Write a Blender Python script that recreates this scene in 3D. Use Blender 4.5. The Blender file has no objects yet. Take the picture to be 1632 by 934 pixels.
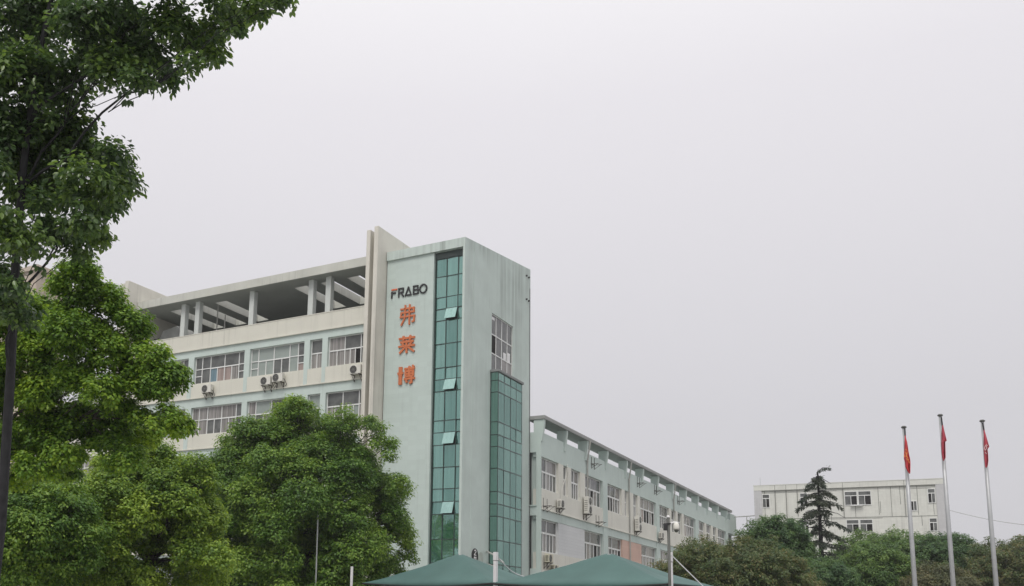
import bpy, bmesh, math, random
import numpy as np
from mathutils import Matrix, Vector

scene = bpy.context.scene
COL = scene.collection
R = math.radians
random.seed(7)

# ------------------------------------------------------------------ camera
EYE = np.array([0.0, 0.0, 1.6])
FPX, CXP, CYP = 1489.7, 599.35, 703.2          # lens and optical axis, in pixels of a 1632 wide frame
MC = np.array([[0.99949265, -0.00564938, 0.03134542],
               [0.03185044, 0.17728204, -0.98364456],
               [0.0, 0.98414387, 0.17737203]])
cam_d = bpy.data.cameras.new('camera')
cam = bpy.data.objects.new('camera', cam_d)
COL.objects.link(cam)
cam_d.sensor_fit = 'HORIZONTAL'
cam_d.sensor_width = 36.0
cam_d.lens = FPX / 1632 * 36
cam_d.shift_x = (816 - CXP) / 1632
cam_d.shift_y = (CYP - 467) / 1632
cam_d.clip_start = 0.1
cam_d.clip_end = 2000
r_, u_, b_ = MC[0], -MC[1], -MC[2]
cam.matrix_world = Matrix(((r_[0], u_[0], b_[0], EYE[0]), (r_[1], u_[1], b_[1], EYE[1]),
                           (r_[2], u_[2], b_[2], EYE[2]), (0, 0, 0, 1)))
scene.camera = cam

# ------------------------------------------------------------------ sky, sun, exposure
SUN_EL, SUN_DIR = R(58), (-0.36, -0.93)
world = bpy.data.worlds.new('World')
scene.world = world
world.use_nodes = True
nt = world.node_tree
nt.nodes.clear()
out = nt.nodes.new('ShaderNodeOutputWorld')
bg = nt.nodes.new('ShaderNodeBackground')
bg.inputs['Strength'].default_value = 0.1
sky = nt.nodes.new('ShaderNodeTexSky')
sky.sky_type = 'NISHITA'
sky.sun_disc = False
sky.sun_elevation = SUN_EL
sky.sun_rotation = math.atan2(SUN_DIR[0], SUN_DIR[1])
sky.dust_density = 4
tc = nt.nodes.new('ShaderNodeTexCoord')
sep = nt.nodes.new('ShaderNodeSeparateXYZ')
nt.links.new(tc.outputs['Generated'], sep.inputs[0])
ramp = nt.nodes.new('ShaderNodeValToRGB')          # overcast layer: brighter towards the zenith
ramp.color_ramp.elements[0].position = 0.0
ramp.color_ramp.elements[0].color = (0.605, 0.60, 0.63, 1)
ramp.color_ramp.elements[1].position = 1.0
ramp.color_ramp.elements[1].color = (1.3, 1.3, 1.28, 1)
e = ramp.color_ramp.elements.new(0.2); e.color = (0.635, 0.625, 0.655, 1)
e = ramp.color_ramp.elements.new(0.5); e.color = (0.785, 0.765, 0.80, 1)
nt.links.new(sep.outputs['Z'], ramp.inputs[0])
nz = nt.nodes.new('ShaderNodeTexNoise')
nz.inputs['Scale'].default_value = 1.6
nz.inputs['Detail'].default_value = 3
nt.links.new(tc.outputs['Generated'], nz.inputs['Vector'])
mr = nt.nodes.new('ShaderNodeMapRange')
mr.inputs['To Min'].default_value = 10.45
mr.inputs['To Max'].default_value = 11.0
nt.links.new(nz.outputs['Fac'], mr.inputs['Value'])
sc_ = nt.nodes.new('ShaderNodeVectorMath'); sc_.operation = 'SCALE'
nt.links.new(ramp.outputs['Color'], sc_.inputs[0])
nt.links.new(mr.outputs['Result'], sc_.inputs['Scale'])
mx = nt.nodes.new('ShaderNodeMixRGB')
mx.inputs['Fac'].default_value = 0.965
nt.links.new(sky.outputs['Color'], mx.inputs['Color1'])
nt.links.new(sc_.outputs['Vector'], mx.inputs['Color2'])
nt.links.new(mx.outputs['Color'], bg.inputs['Color'])
nt.links.new(bg.outputs['Background'], out.inputs['Surface'])

sun_d = bpy.data.lights.new('sun', 'SUN')
sun_d.energy = 1.9
sun_d.angle = R(25)
sun_d.color = (1.0, 0.96, 0.9)
sun = bpy.data.objects.new('sun', sun_d)
COL.objects.link(sun)
sd = Vector((SUN_DIR[0] * math.cos(SUN_EL), SUN_DIR[1] * math.cos(SUN_EL), math.sin(SUN_EL)))
sun.rotation_euler = sd.to_track_quat('Z', 'Y').to_euler()
sun.location = (0, 0, 60)

vs = scene.view_settings
vs.view_transform = 'Standard'
vs.look = 'None'
vs.exposure = 0.0
vs.gamma = 1.0
vs.use_curve_mapping = False
scene.cycles.max_bounces = 6
scene.cycles.use_denoising = True

# ------------------------------------------------------------------ geometry helpers
YAW = 0.5579052820470305                 # the compound's own grid: U along the fronts, W into the depth
U = np.array([math.cos(YAW), -math.sin(YAW), 0.0])
W = np.array([math.sin(YAW), math.cos(YAW), 0.0])
CB = np.array([5.01076785, 53.45566673, 0.0])   # front right corner of the stair tower


def ray(x, y):
    return MC.T @ np.array([(x - CXP) / FPX, (y - CYP) / FPX, 1.0])


def at(x, y, d):
    return EYE + ray(x, y) * d


def hit(x, y, P0, n):
    d = ray(x, y)
    return EYE + d * (((np.asarray(P0) - EYE) @ n) / (d @ n))


def B(u, w, z):
    return CB + U * u + W * w + np.array([0, 0, z])


class MB:
    """collects shapes, links them as one mesh object"""

    def __init__(self):
        self.v, self.f, self.m = [], [], []

    def add(self, vs, fs, m=0):
        o = len(self.v)
        self.v += [tuple(map(float, p)) for p in vs]
        self.f += [tuple(i + o for i in f) for f in fs]
        self.m += [m] * len(fs)

    def box(self, x0, x1, y0, y1, z0, z1, m=0):
        self.add([(x0, y0, z0), (x1, y0, z0), (x1, y1, z0), (x0, y1, z0), (x0, y0, z1), (x1, y0, z1), (x1, y1, z1), (x0, y1, z1)],
                 [(0, 3, 2, 1), (4, 5, 6, 7), (0, 1, 5, 4), (1, 2, 6, 5), (2, 3, 7, 6), (3, 0, 4, 7)], m)

    def prism(self, pts, ax, a0, a1, m=0):
        """polygon pts in the plane across axis ax, pushed from a0 to a1"""
        n = len(pts)
        def P(p, a):
            return (a, p[0], p[1]) if ax == 0 else (p[0], a, p[1]) if ax == 1 else (p[0], p[1], a)
        vs = [P(p, a0) for p in pts] + [P(p, a1) for p in pts]
        fs = [tuple(range(n)), tuple(range(2 * n - 1, n - 1, -1))]
        fs += [(i, i + n, (i + 1) % n + n, (i + 1) % n) for i in range(n)]
        self.add(vs, fs, m)

    def tube(self, pts, rad, seg=8, m=0, caps=True):
        pts = [Vector(p) for p in pts]
        n = len(pts)
        rad = rad if isinstance(rad, (list, tuple)) else [rad] * n
        vs, fs = [], []
        for i, p in enumerate(pts):
            t = (pts[min(i + 1, n - 1)] - pts[max(i - 1, 0)]).normalized()
            a = t.cross(Vector((0, 0, 1)) if abs(t.z) < 0.95 else Vector((0, 1, 0))).normalized()
            b = t.cross(a)
            for k in range(seg):
                an = 2 * math.pi * k / seg
                vs.append(p + (a * math.cos(an) + b * math.sin(an)) * rad[i])
        for i in range(n - 1):
            for k in range(seg):
                k2 = (k + 1) % seg
                fs.append((i * seg + k, (i + 1) * seg + k, (i + 1) * seg + k2, i * seg + k2))
        if caps:
            fs.append(tuple(range(seg)))
            fs.append(tuple((n - 1) * seg + k for k in reversed(range(seg))))
        self.add(vs, fs, m)

    def lathe(self, c, prof, seg=16, m=0):
        """rings (radius, z) turned round the vertical through c"""
        self.tube_rings([(c[0], c[1], c[2] + z) for _, z in prof], [r for r, _ in prof], seg, m)

    def tube_rings(self, cs, rs, seg, m):
        vs, fs = [], []
        for c, r in zip(cs, rs):
            for k in range(seg):
                an = 2 * math.pi * k / seg
                vs.append((c[0] + r * math.cos(an), c[1] + r * math.sin(an), c[2]))
        n = len(cs)
        for i in range(n - 1):
            for k in range(seg):
                k2 = (k + 1) % seg
                fs.append((i * seg + k, i * seg + k2, (i + 1) * seg + k2, (i + 1) * seg + k))
        fs.append(tuple(reversed(range(seg))))
        fs.append(tuple((n - 1) * seg + k for k in range(seg)))
        self.add(vs, fs, m)

    def disc(self, c, r, ax, th, seg=20, m=0):
        pts = [(r * math.cos(2 * math.pi * k / seg), r * math.sin(2 * math.pi * k / seg)) for k in range(seg)]
        if ax == 0:
            self.prism([(c[1] + p[0], c[2] + p[1]) for p in pts], 0, c[0], c[0] + th, m)
        else:
            self.prism([(c[0] + p[0], c[2] + p[1]) for p in pts], 1, c[1], c[1] + th, m)

    def ring(self, c, r, t, ax, seg=24, m=0):
        pts = []
        for k in range(seg + 1):
            an = 2 * math.pi * k / seg
            pts.append((c[0], c[1] + r * math.cos(an), c[2] + r * math.sin(an)) if ax == 0 else
                       (c[0] + r * math.cos(an), c[1], c[2] + r * math.sin(an)))
        self.tube(pts, t, 5, m, caps=False)

    def build(self, name, mats, parent=None, bevel=0, smooth=False):
        me = bpy.data.meshes.new(name)
        me.from_pydata(self.v, [], self.f)
        mats = mats if isinstance(mats, (list, tuple)) else [mats]
        for m in mats:
            me.materials.append(m)
        me.polygons.foreach_set('material_index', self.m)
        bm = bmesh.new(); bm.from_mesh(me)
        bmesh.ops.recalc_face_normals(bm, faces=bm.faces)
        bm.to_mesh(me); bm.free()
        if smooth:
            me.polygons.foreach_set('use_smooth', [True] * len(me.polygons))
        o = bpy.data.objects.new(name, me)
        COL.objects.link(o)
        if parent is not None:
            o.parent = parent
        if bevel:
            md = o.modifiers.new('bevel', 'BEVEL')
            md.width = bevel; md.segments = 2; md.limit_method = 'ANGLE'
        return o


def tag(o, label=None, cat=None, group=None, kind=None):
    if label: o['label'] = label
    if cat: o['category'] = cat
    if group: o['group'] = group
    if kind: o['kind'] = kind
    return o


def empty(name, loc=(0, 0, 0), rz=0.0):
    o = bpy.data.objects.new(name, None)
    COL.objects.link(o)
    o.location = loc
    o.rotation_euler = (0, 0, rz)
    o.empty_display_size = 0.3
    return o


def copy_tree(o, parent=None):
    c = o.copy()
    COL.objects.link(c)
    c.parent = parent
    for ch in list(o.children):
        copy_tree(ch, c)
    return c


# ------------------------------------------------------------------ materials
def new_mat(name):
    m = bpy.data.materials.new(name)
    m.use_nodes = True
    t = m.node_tree
    return m, t, t.nodes['Principled BSDF']


def plain(name, col, rough=0.6, metal=0.0, spec=0.5, var=0.12, scale=3.0, bump=0.0):
    m, t, p = new_mat(name)
    p.inputs['Roughness'].default_value = rough
    p.inputs['Metallic'].default_value = metal
    p.inputs['Specular IOR Level'].default_value = spec
    tc = t.nodes.new('ShaderNodeTexCoord')
    n = t.nodes.new('ShaderNodeTexNoise')
    n.inputs['Scale'].default_value = scale
    n.inputs['Detail'].default_value = 5
    t.links.new(tc.outputs['Object'], n.inputs['Vector'])
    r = t.nodes.new('ShaderNodeValToRGB')
    r.color_ramp.elements[0].position = 0.3
    r.color_ramp.elements[1].position = 0.7
    r.color_ramp.elements[0].color = tuple(c * (1 - var) for c in col) + (1,)
    r.color_ramp.elements[1].color = tuple(min(1, c * (1 + var)) for c in col) + (1,)
    t.links.new(n.outputs['Fac'], r.inputs[0])
    t.links.new(r.outputs['Color'], p.inputs['Base Color'])
    if bump:
        b = t.nodes.new('ShaderNodeBump')
        b.inputs['Strength'].default_value = bump
        t.links.new(n.outputs['Fac'], b.inputs['Height'])
        t.links.new(b.outputs['Normal'], p.inputs['Normal'])
    return m


def wall_mat(name, col, dirt=(0.13, 0.13, 0.115), streak=0.35, blotch=0.12, rough=0.75, tile=None, stz=0.12, s0=0.5, zmask=None):
    """painted render or small tiles: blotches, rain streaks running down, faint joints"""
    m, t, p = new_mat(name)
    N, L = t.nodes.new, t.links.new
    p.inputs['Roughness'].default_value = rough
    p.inputs['Specular IOR Level'].default_value = 0.3
    tc = N('ShaderNodeTexCoord')
    n1 = N('ShaderNodeTexNoise'); n1.inputs['Scale'].default_value = 0.55; n1.inputs['Detail'].default_value = 7
    n1.inputs['Roughness'].default_value = 0.62
    L(tc.outputs['Object'], n1.inputs['Vector'])
    mp = N('ShaderNodeMapping'); mp.inputs['Scale'].default_value = (2.6, 2.6, stz)
    L(tc.outputs['Object'], mp.inputs['Vector'])
    n2 = N('ShaderNodeTexNoise'); n2.inputs['Scale'].default_value = 1.4; n2.inputs['Detail'].default_value = 6
    n2.inputs['Roughness'].default_value = 0.65
    L(mp.outputs['Vector'], n2.inputs['Vector'])
    r1 = N('ShaderNodeValToRGB')
    r1.color_ramp.elements[0].position = 0.28; r1.color_ramp.elements[1].position = 0.72
    r1.color_ramp.elements[0].color = tuple(c * (1 - blotch) for c in col) + (1,)
    r1.color_ramp.elements[1].color = tuple(min(1, c * (1 + blotch * 0.6)) for c in col) + (1,)
    L(n1.outputs['Fac'], r1.inputs[0])
    r2 = N('ShaderNodeMapRange'); r2.interpolation_type = 'SMOOTHSTEP'
    r2.inputs['From Min'].default_value = s0; r2.inputs['From Max'].default_value = 0.78
    r2.inputs['To Min'].default_value = 0.0; r2.inputs['To Max'].default_value = streak
    L(n2.outputs['Fac'], r2.inputs['Value'])
    # streaks come and go over the wall
    n3 = N('ShaderNodeTexNoise'); n3.inputs['Scale'].default_value = 0.23; n3.inputs['Detail'].default_value = 2
    L(tc.outputs['Object'], n3.inputs['Vector'])
    r3 = N('ShaderNodeMapRange'); r3.inputs['From Min'].default_value = 0.38; r3.inputs['From Max'].default_value = 0.62
    L(n3.outputs['Fac'], r3.inputs['Value'])
    mu = N('ShaderNodeMath'); mu.operation = 'MULTIPLY'
    L(r2.outputs['Result'], mu.inputs[0]); L(r3.outputs['Result'], mu.inputs[1])
    mix = N('ShaderNodeMixRGB')
    if zmask:                                   # run-off from the parapet fades out down the wall
        sz = N('ShaderNodeSeparateXYZ'); L(tc.outputs['Object'], sz.inputs[0])
        rz = N('ShaderNodeMapRange'); rz.inputs['From Min'].default_value = zmask[0]; rz.inputs['From Max'].default_value = zmask[1]
        rz.inputs['To Min'].default_value = 0.22
        L(sz.outputs['Z'], rz.inputs['Value'])
        m2 = N('ShaderNodeMath'); m2.operation = 'MULTIPLY'; L(mu.outputs[0], m2.inputs[0]); L(rz.outputs['Result'], m2.inputs[1])
        mu = m2
    L(mu.outputs[0], mix.inputs['Fac']); L(r1.outputs['Color'], mix.inputs['Color1'])
    mix.inputs['Color2'].default_value = dirt + (1,)
    last = mix.outputs['Color']
    if tile:
        # joints of the facing tiles, drawn on whichever pair of axes the face lies in
        sx = N('ShaderNodeSeparateXYZ'); L(tc.outputs['Object'], sx.inputs[0])
        ad = N('ShaderNodeMath'); ad.operation = 'ADD'
        L(sx.outputs['X'], ad.inputs[0]); L(sx.outputs['Y'], ad.inputs[1])
        cb = N('ShaderNodeCombineXYZ'); L(ad.outputs[0], cb.inputs['X']); L(sx.outputs['Z'], cb.inputs['Y'])
        br = N('ShaderNodeTexBrick'); br.offset = 0
        br.inputs['Scale'].default_value = 1.0
        br.inputs['Brick Width'].default_value = tile[0]; br.inputs['Row Height'].default_value = tile[1]
        br.inputs['Mortar Size'].default_value = tile[2]; br.inputs['Mortar Smooth'].default_value = 0.3
        br.inputs['Color1'].default_value = (1, 1, 1, 1); br.inputs['Color2'].default_value = (0.94, 0.94, 0.94, 1)
        k = tile[3]; br.inputs['Mortar'].default_value = (k, k, k, 1)
        L(cb.outputs['Vector'], br.inputs['Vector'])
        ml = N('ShaderNodeMixRGB'); ml.blend_type = 'MULTIPLY'; ml.inputs['Fac'].default_value = 1
        L(last, ml.inputs['Color1']); L(br.outputs['Color'], ml.inputs['Color2'])
        last = ml.outputs['Color']
    L(last, p.inputs['Base Color'])
    b = N('ShaderNodeBump'); b.inputs['Strength'].default_value = 0.12
    n4 = N('ShaderNodeTexNoise'); n4.inputs['Scale'].default_value = 9; n4.inputs['Detail'].default_value = 5
    L(tc.outputs['Object'], n4.inputs['Vector']); L(n4.outputs['Fac'], b.inputs['Height'])
    L(b.outputs['Normal'], p.inputs['Normal'])
    return m


def pane_mat(name, col, fold=0.0, rough=0.04, spec=0.5, vary=0.2):
    """window glass with what hangs close behind it; fold > 0 gives vertical curtain folds"""
    m, t, p = new_mat(name)
    N, L = t.nodes.new, t.links.new
    p.inputs['Roughness'].default_value = rough
    p.inputs['Specular IOR Level'].default_value = spec
    tc = N('ShaderNodeTexCoord')
    mp = N('ShaderNodeMapping'); mp.inputs['Scale'].default_value = (6, 6, 0.15) if fold else (1.2, 1.2, 1.2)
    L(tc.outputs['Object'], mp.inputs['Vector'])
    n = N('ShaderNodeTexNoise'); n.inputs['Scale'].default_value = 1.5; n.inputs['Detail'].default_value = 3
    L(mp.outputs['Vector'], n.inputs['Vector'])
    r = N('ShaderNodeValToRGB')
    r.color_ramp.elements[0].position = 0.32; r.color_ramp.elements[1].position = 0.68
    a = fold or vary
    r.color_ramp.elements[0].color = tuple(c * (1 - a) for c in col) + (1,)
    r.color_ramp.elements[1].color = tuple(min(1, c * (1 + a)) for c in col) + (1,)
    L(n.outputs['Fac'], r.inputs[0])
    L(r.outputs['Color'], p.inputs['Base Color'])
    return m


def teal_glass(name, body, tint, amount):
    """reflecting tinted facade glass"""
    m, t, p = new_mat(name)
    N, L = t.nodes.new, t.links.new
    p.inputs['Base Color'].default_value = body + (1,)
    p.inputs['Roughness'].default_value = 0.25
    p.inputs['Specular IOR Level'].default_value = 0.3
    g = N('ShaderNodeBsdfGlossy'); g.inputs['Color'].default_value = tint + (1,); g.inputs['Roughness'].default_value = 0.02
    tc = N('ShaderNodeTexCoord')
    n = N('ShaderNodeTexNoise'); n.inputs['Scale'].default_value = 0.7; n.inputs['Detail'].default_value = 1
    L(tc.outputs['Object'], n.inputs['Vector'])
    b = N('ShaderNodeBump'); b.inputs['Strength'].default_value = 0.04; b.inputs['Distance'].default_value = 0.3
    L(n.outputs['Fac'], b.inputs['Height']); L(b.outputs['Normal'], g.inputs['Normal'])
    # dust that has run down the glass
    mp = N('ShaderNodeMapping'); mp.inputs['Scale'].default_value = (5, 5, 0.25)
    L(tc.outputs['Object'], mp.inputs['Vector'])
    n2 = N('ShaderNodeTexNoise'); n2.inputs['Scale'].default_value = 1.2; n2.inputs['Detail'].default_value = 4
    L(mp.outputs['Vector'], n2.inputs['Vector'])
    mr = N('ShaderNodeMapRange'); mr.inputs['From Min'].default_value = 0.3; mr.inputs['From Max'].default_value = 0.7
    mr.inputs['To Min'].default_value = amount + 0.1; mr.inputs['To Max'].default_value = amount - 0.12
    L(n2.outputs['Fac'], mr.inputs['Value'])
    ms = N('ShaderNodeMixShader')
    L(mr.outputs['Result'], ms.inputs['Fac']); L(p.outputs['BSDF'], ms.inputs[1]); L(g.outputs['BSDF'], ms.inputs[2])
    L(ms.outputs['Shader'], t.nodes['Material Output'].inputs['Surface'])
    return m


def leaf_mat(name, c_old, c_mid, c_young, trans=0.3, rough=0.45, spec=0.3):
    m, t, p = new_mat(name)
    N, L = t.nodes.new, t.links.new
    ge = N('ShaderNodeNewGeometry')
    at_ = N('ShaderNodeAttribute'); at_.attribute_name = 'tint'
    ad = N('ShaderNodeMath'); ad.operation = 'MULTIPLY_ADD'
    L(ge.outputs['Random Per Island'], ad.inputs[0]); ad.inputs[1].default_value = 0.42
    mu = N('ShaderNodeMath'); mu.operation = 'MULTIPLY'; mu.inputs[1].default_value = 0.58
    L(at_.outputs['Fac'], mu.inputs[0]); L(mu.outputs[0], ad.inputs[2])
    r = N('ShaderNodeValToRGB')
    r.color_ramp.elements[0].position = 0.15; r.color_ramp.elements[0].color = c_old + (1,)
    r.color_ramp.elements[1].position = 0.84; r.color_ramp.elements[1].color = c_young + (1,)
    e = r.color_ramp.elements.new(0.44); e.color = c_mid + (1,)
    L(ad.outputs[0], r.inputs[0])
    L(r.outputs['Color'], p.inputs['Base Color'])
    p.inputs['Roughness'].default_value = rough
    p.inputs['Specular IOR Level'].default_value = spec
    tr = N('ShaderNodeBsdfTranslucent')
    hs = N('ShaderNodeHueSaturation'); hs.inputs['Value'].default_value = 1.5; hs.inputs['Saturation'].default_value = 1.1
    hs.inputs['Hue'].default_value = 0.485
    L(r.outputs['Color'], hs.inputs['Color']); L(hs.outputs['Color'], tr.inputs['Color'])
    ms = N('ShaderNodeMixShader'); ms.inputs['Fac'].default_value = trans
    L(p.outputs['BSDF'], ms.inputs[1]); L(tr.outputs['BSDF'], ms.inputs[2])
    L(ms.outputs['Shader'], t.nodes['Material Output'].inputs['Surface'])
    return m


M = {}
M['mint'] = wall_mat('mint_render', (0.525, 0.605, 0.575), streak=0.3, blotch=0.06)
M['mint_tile'] = wall_mat('mint_tile', (0.51, 0.59, 0.56), streak=0.2, blotch=0.05, tile=(0.6, 0.3, 0.006, 0.93))
M['mint_stained'] = wall_mat('mint_stained', (0.52, 0.595, 0.565), dirt=(0.15, 0.17, 0.155), streak=0.85, blotch=0.1, stz=0.05, s0=0.37, zmask=(17.5, 24.0))
M['cream'] = wall_mat('cream_render', (0.63, 0.62, 0.55), streak=0.35, blotch=0.06)
M['concrete'] = wall_mat('concrete', (0.54, 0.545, 0.50), streak=0.65, blotch=0.16, s0=0.45)
M['fin'] = wall_mat('fin_concrete', (0.62, 0.60, 0.54), streak=0.5, blotch=0.12, stz=0.05, s0=0.46)
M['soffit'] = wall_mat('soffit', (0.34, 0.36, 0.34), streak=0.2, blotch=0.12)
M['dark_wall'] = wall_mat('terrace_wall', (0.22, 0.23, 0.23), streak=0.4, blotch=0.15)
M['column'] = wall_mat('column', (0.56, 0.59, 0.57), streak=0.2, blotch=0.1)
M['white_wall'] = wall_mat('white_wall', (0.68, 0.67, 0.61), streak=0.38, blotch=0.07)
M['far_wall'] = wall_mat('far_white_tile', (0.66, 0.665, 0.62), streak=0.36, blotch=0.07, tile=(0.3, 0.3, 0.012, 0.9))
M['far_wall_grey'] = wall_mat('far_grey_tile', (0.52, 0.52, 0.53), streak=0.2, blotch=0.06, tile=(0.3, 0.3, 0.012, 0.92))
M['beige'] = wall_mat('beige_wall', (0.47, 0.40, 0.33), streak=0.15, blotch=0.06)
M['panel_white'] = wall_mat('white_cladding', (0.64, 0.65, 0.66), streak=0.1, blotch=0.03, tile=(9, 0.22, 0.012, 0.88))
M['panel_pink'] = wall_mat('pink_cladding', (0.62, 0.43, 0.36), streak=0.12, blotch=0.05, tile=(9, 0.22, 0.012, 0.9))
M['frame'] = plain('white_frame', (0.72, 0.73, 0.72), 0.4, var=0.05)
M['frame_dark'] = plain('dark_mullion', (0.035, 0.055, 0.05), 0.35, var=0.1)
M['seam'] = plain('seam', (0.16, 0.165, 0.15), 0.8)
M['pane'] = pane_mat('pane_grey', (0.105, 0.11, 0.107), vary=0.3)
M['pane_blind'] = pane_mat('pane_blind', (0.27, 0.31, 0.29), vary=0.06)
M['pane_curtain'] = pane_mat('pane_curtain', (0.23, 0.22, 0.21), fold=0.45)
M['pane_pink'] = pane_mat('pane_pink_curtain', (0.29, 0.23, 0.21), fold=0.25)
M['pane_blue'] = pane_mat('pane_blue_curtain', (0.13, 0.205, 0.245), fold=0.3)
M['pane_dark_room'] = pane_mat('pane_dark_room', (0.018, 0.017, 0.017), rough=0.6, spec=0.1)  # near black pane, the darkness of the room behind put into its colour
M['pane_teal'] = teal_glass('curtain_glass', (0.055, 0.165, 0.135), (0.345, 0.56, 0.505), 0.66)
M['pane_teal_b'] = teal_glass('curtain_glass_deep', (0.035, 0.12, 0.10), (0.30, 0.50, 0.45), 0.58)
M['pane_teal_c'] = teal_glass('curtain_glass_blind', (0.09, 0.20, 0.17), (0.36, 0.57, 0.515), 0.56)
M['pane_bay_b'] = teal_glass('bay_glass_deep', (0.035, 0.11, 0.09), (0.29, 0.46, 0.41), 0.56)
M['pane_teal_light'] = teal_glass('open_vent_glass', (0.10, 0.22, 0.20), (0.43, 0.62, 0.575), 0.68)
M['pane_bay'] = teal_glass('bay_glass', (0.05, 0.14, 0.115), (0.335, 0.51, 0.455), 0.62)
M['steel'] = plain('galvanised_steel', (0.40, 0.41, 0.42), 0.42, 0.35, var=0.08)
M['pole_white'] = plain('white_painted_steel', (0.62, 0.61, 0.62), 0.45, var=0.04)
M['pole_grey'] = plain('grey_painted_steel', (0.075, 0.078, 0.07), 0.55, 0.0, var=0.15)
M['dark_steel'] = plain('dark_steel', (0.03, 0.03, 0.032), 0.5, 0.2)
M['rust'] = plain('rusty_steel', (0.055, 0.045, 0.04), 0.7, 0.2, var=0.35, scale=8)
M['plastic'] = plain('ac_casing', (0.62, 0.61, 0.56), 0.5, var=0.07)
M['plastic_old'] = plain('yellowed_casing', (0.56, 0.53, 0.42), 0.5, var=0.1)
M['dark'] = plain('opening_shade', (0.02, 0.02, 0.02), 0.7)  # near black that stands for the shade inside openings
M['pvc'] = plain('grey_pipe', (0.33, 0.33, 0.31), 0.5)
M['orange'] = plain('orange_letter', (0.54, 0.15, 0.052), 0.5, var=0.08, scale=1.2)
M['black_letter'] = plain('black_letter', (0.012, 0.012, 0.014), 0.45)
M['red_letter'] = plain('red_letter', (0.62, 0.13, 0.05), 0.5)
M['white_paint'] = plain('white_paint', (0.75, 0.75, 0.75), 0.5)
M['pale_disc'] = plain('faded_disc', (0.42, 0.47, 0.43), 0.7)
M['canvas'] = plain('green_membrane', (0.064, 0.126, 0.117), 0.6, spec=0.3, var=0.12, scale=0.9, bump=0.35)
M['canvas_edge'] = plain('membrane_border', (0.008, 0.009, 0.009), 0.7)
M['flag_red'] = plain('flag_red', (0.52, 0.03, 0.04), 0.75, var=0.12)
M['flag_dark'] = plain('flag_dark_red', (0.40, 0.04, 0.066), 0.75, var=0.12)
M['flag_rose'] = plain('flag_rose', (0.45, 0.045, 0.07), 0.75, var=0.12)
M['flag_yellow'] = plain('flag_yellow', (0.66, 0.20, 0.04), 0.7)
M['flag_white'] = plain('flag_white', (0.62, 0.42, 0.42), 0.7)
M['strip_dark'] = plain('dark_strip', (0.03, 0.03, 0.035), 0.8)
M['tarp'] = plain('grey_sheeting', (0.33, 0.34, 0.33), 0.6, var=0.2, scale=1.2)
M['bark'] = plain('bark', (0.055, 0.048, 0.042), 0.9, var=0.4, scale=9, bump=0.6)
M['bark_dark'] = plain('dark_bark', (0.016, 0.016, 0.018), 0.8, var=0.4, scale=9, bump=0.6)
M['ground'] = plain('ground', (0.20, 0.20, 0.185), 0.9, var=0.2, scale=0.3)
M['paving'] = plain('concrete_paving', (0.32, 0.315, 0.30), 0.85, var=0.15, scale=0.8)
M['eave_soffit_shade'] = wall_mat('eave_soffit_shade', (0.20, 0.222, 0.21), streak=0.2, blotch=0.12)  # darker than the slab, underside shade put into the colour
M['roof_edge'] = wall_mat('eave_concrete', (0.31, 0.315, 0.31), streak=0.4, blotch=0.15)

LEAF_NEAR = leaf_mat('leaf_near', (0.040, 0.072, 0.034), (0.070, 0.125, 0.046), (0.165, 0.26, 0.055), 0.42, 0.33, 0.55)
LEAF_BRIGHT = leaf_mat('leaf_bright', (0.062, 0.125, 0.030), (0.150, 0.270, 0.046), (0.31, 0.44, 0.062), 0.42)
LEAF_LIME = leaf_mat('leaf_lime', (0.064, 0.130, 0.034), (0.165, 0.270, 0.048), (0.33, 0.44, 0.068), 0.42)
LEAF_DEEP = leaf_mat('leaf_deep', (0.040, 0.094, 0.022), (0.102, 0.200, 0.038), (0.245, 0.36, 0.062), 0.38)
LEAF_DARK = leaf_mat('leaf_dark', (0.045, 0.092, 0.044), (0.070, 0.140, 0.058), (0.135, 0.215, 0.070), 0.4)
LEAF_OLIVE = leaf_mat('leaf_olive', (0.055, 0.095, 0.045), (0.105, 0.150, 0.055), (0.230, 0.190, 0.085), 0.4)
LEAF_ROUND = leaf_mat('leaf_round', (0.050, 0.100, 0.040), (0.100, 0.180, 0.056), (0.19, 0.28, 0.075), 0.38)
LEAF_BROWN = leaf_mat('leaf_brown', (0.070, 0.085, 0.050), (0.110, 0.130, 0.062), (0.190, 0.170, 0.085), 0.4)
NEEDLE = leaf_mat('needle', (0.054, 0.078, 0.059), (0.064, 0.088, 0.066), (0.097, 0.109, 0.079), 0.42)

# ------------------------------------------------------------------ the setting
g = MB(); g.add([(-900, -900, 0), (900, -900, 0), (900, 900, 0), (-900, 900, 0)], [(0, 1, 2, 3)])
tag(g.build('ground', M['ground']), kind='structure')
g = MB(); g.add([(-60, -40, 0.004), (60, -40, 0.004), (60, 46, 0.004), (-60, 46, 0.004)], [(0, 1, 2, 3)])
tag(g.build('paving', M['paving']), kind='structure')


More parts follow.
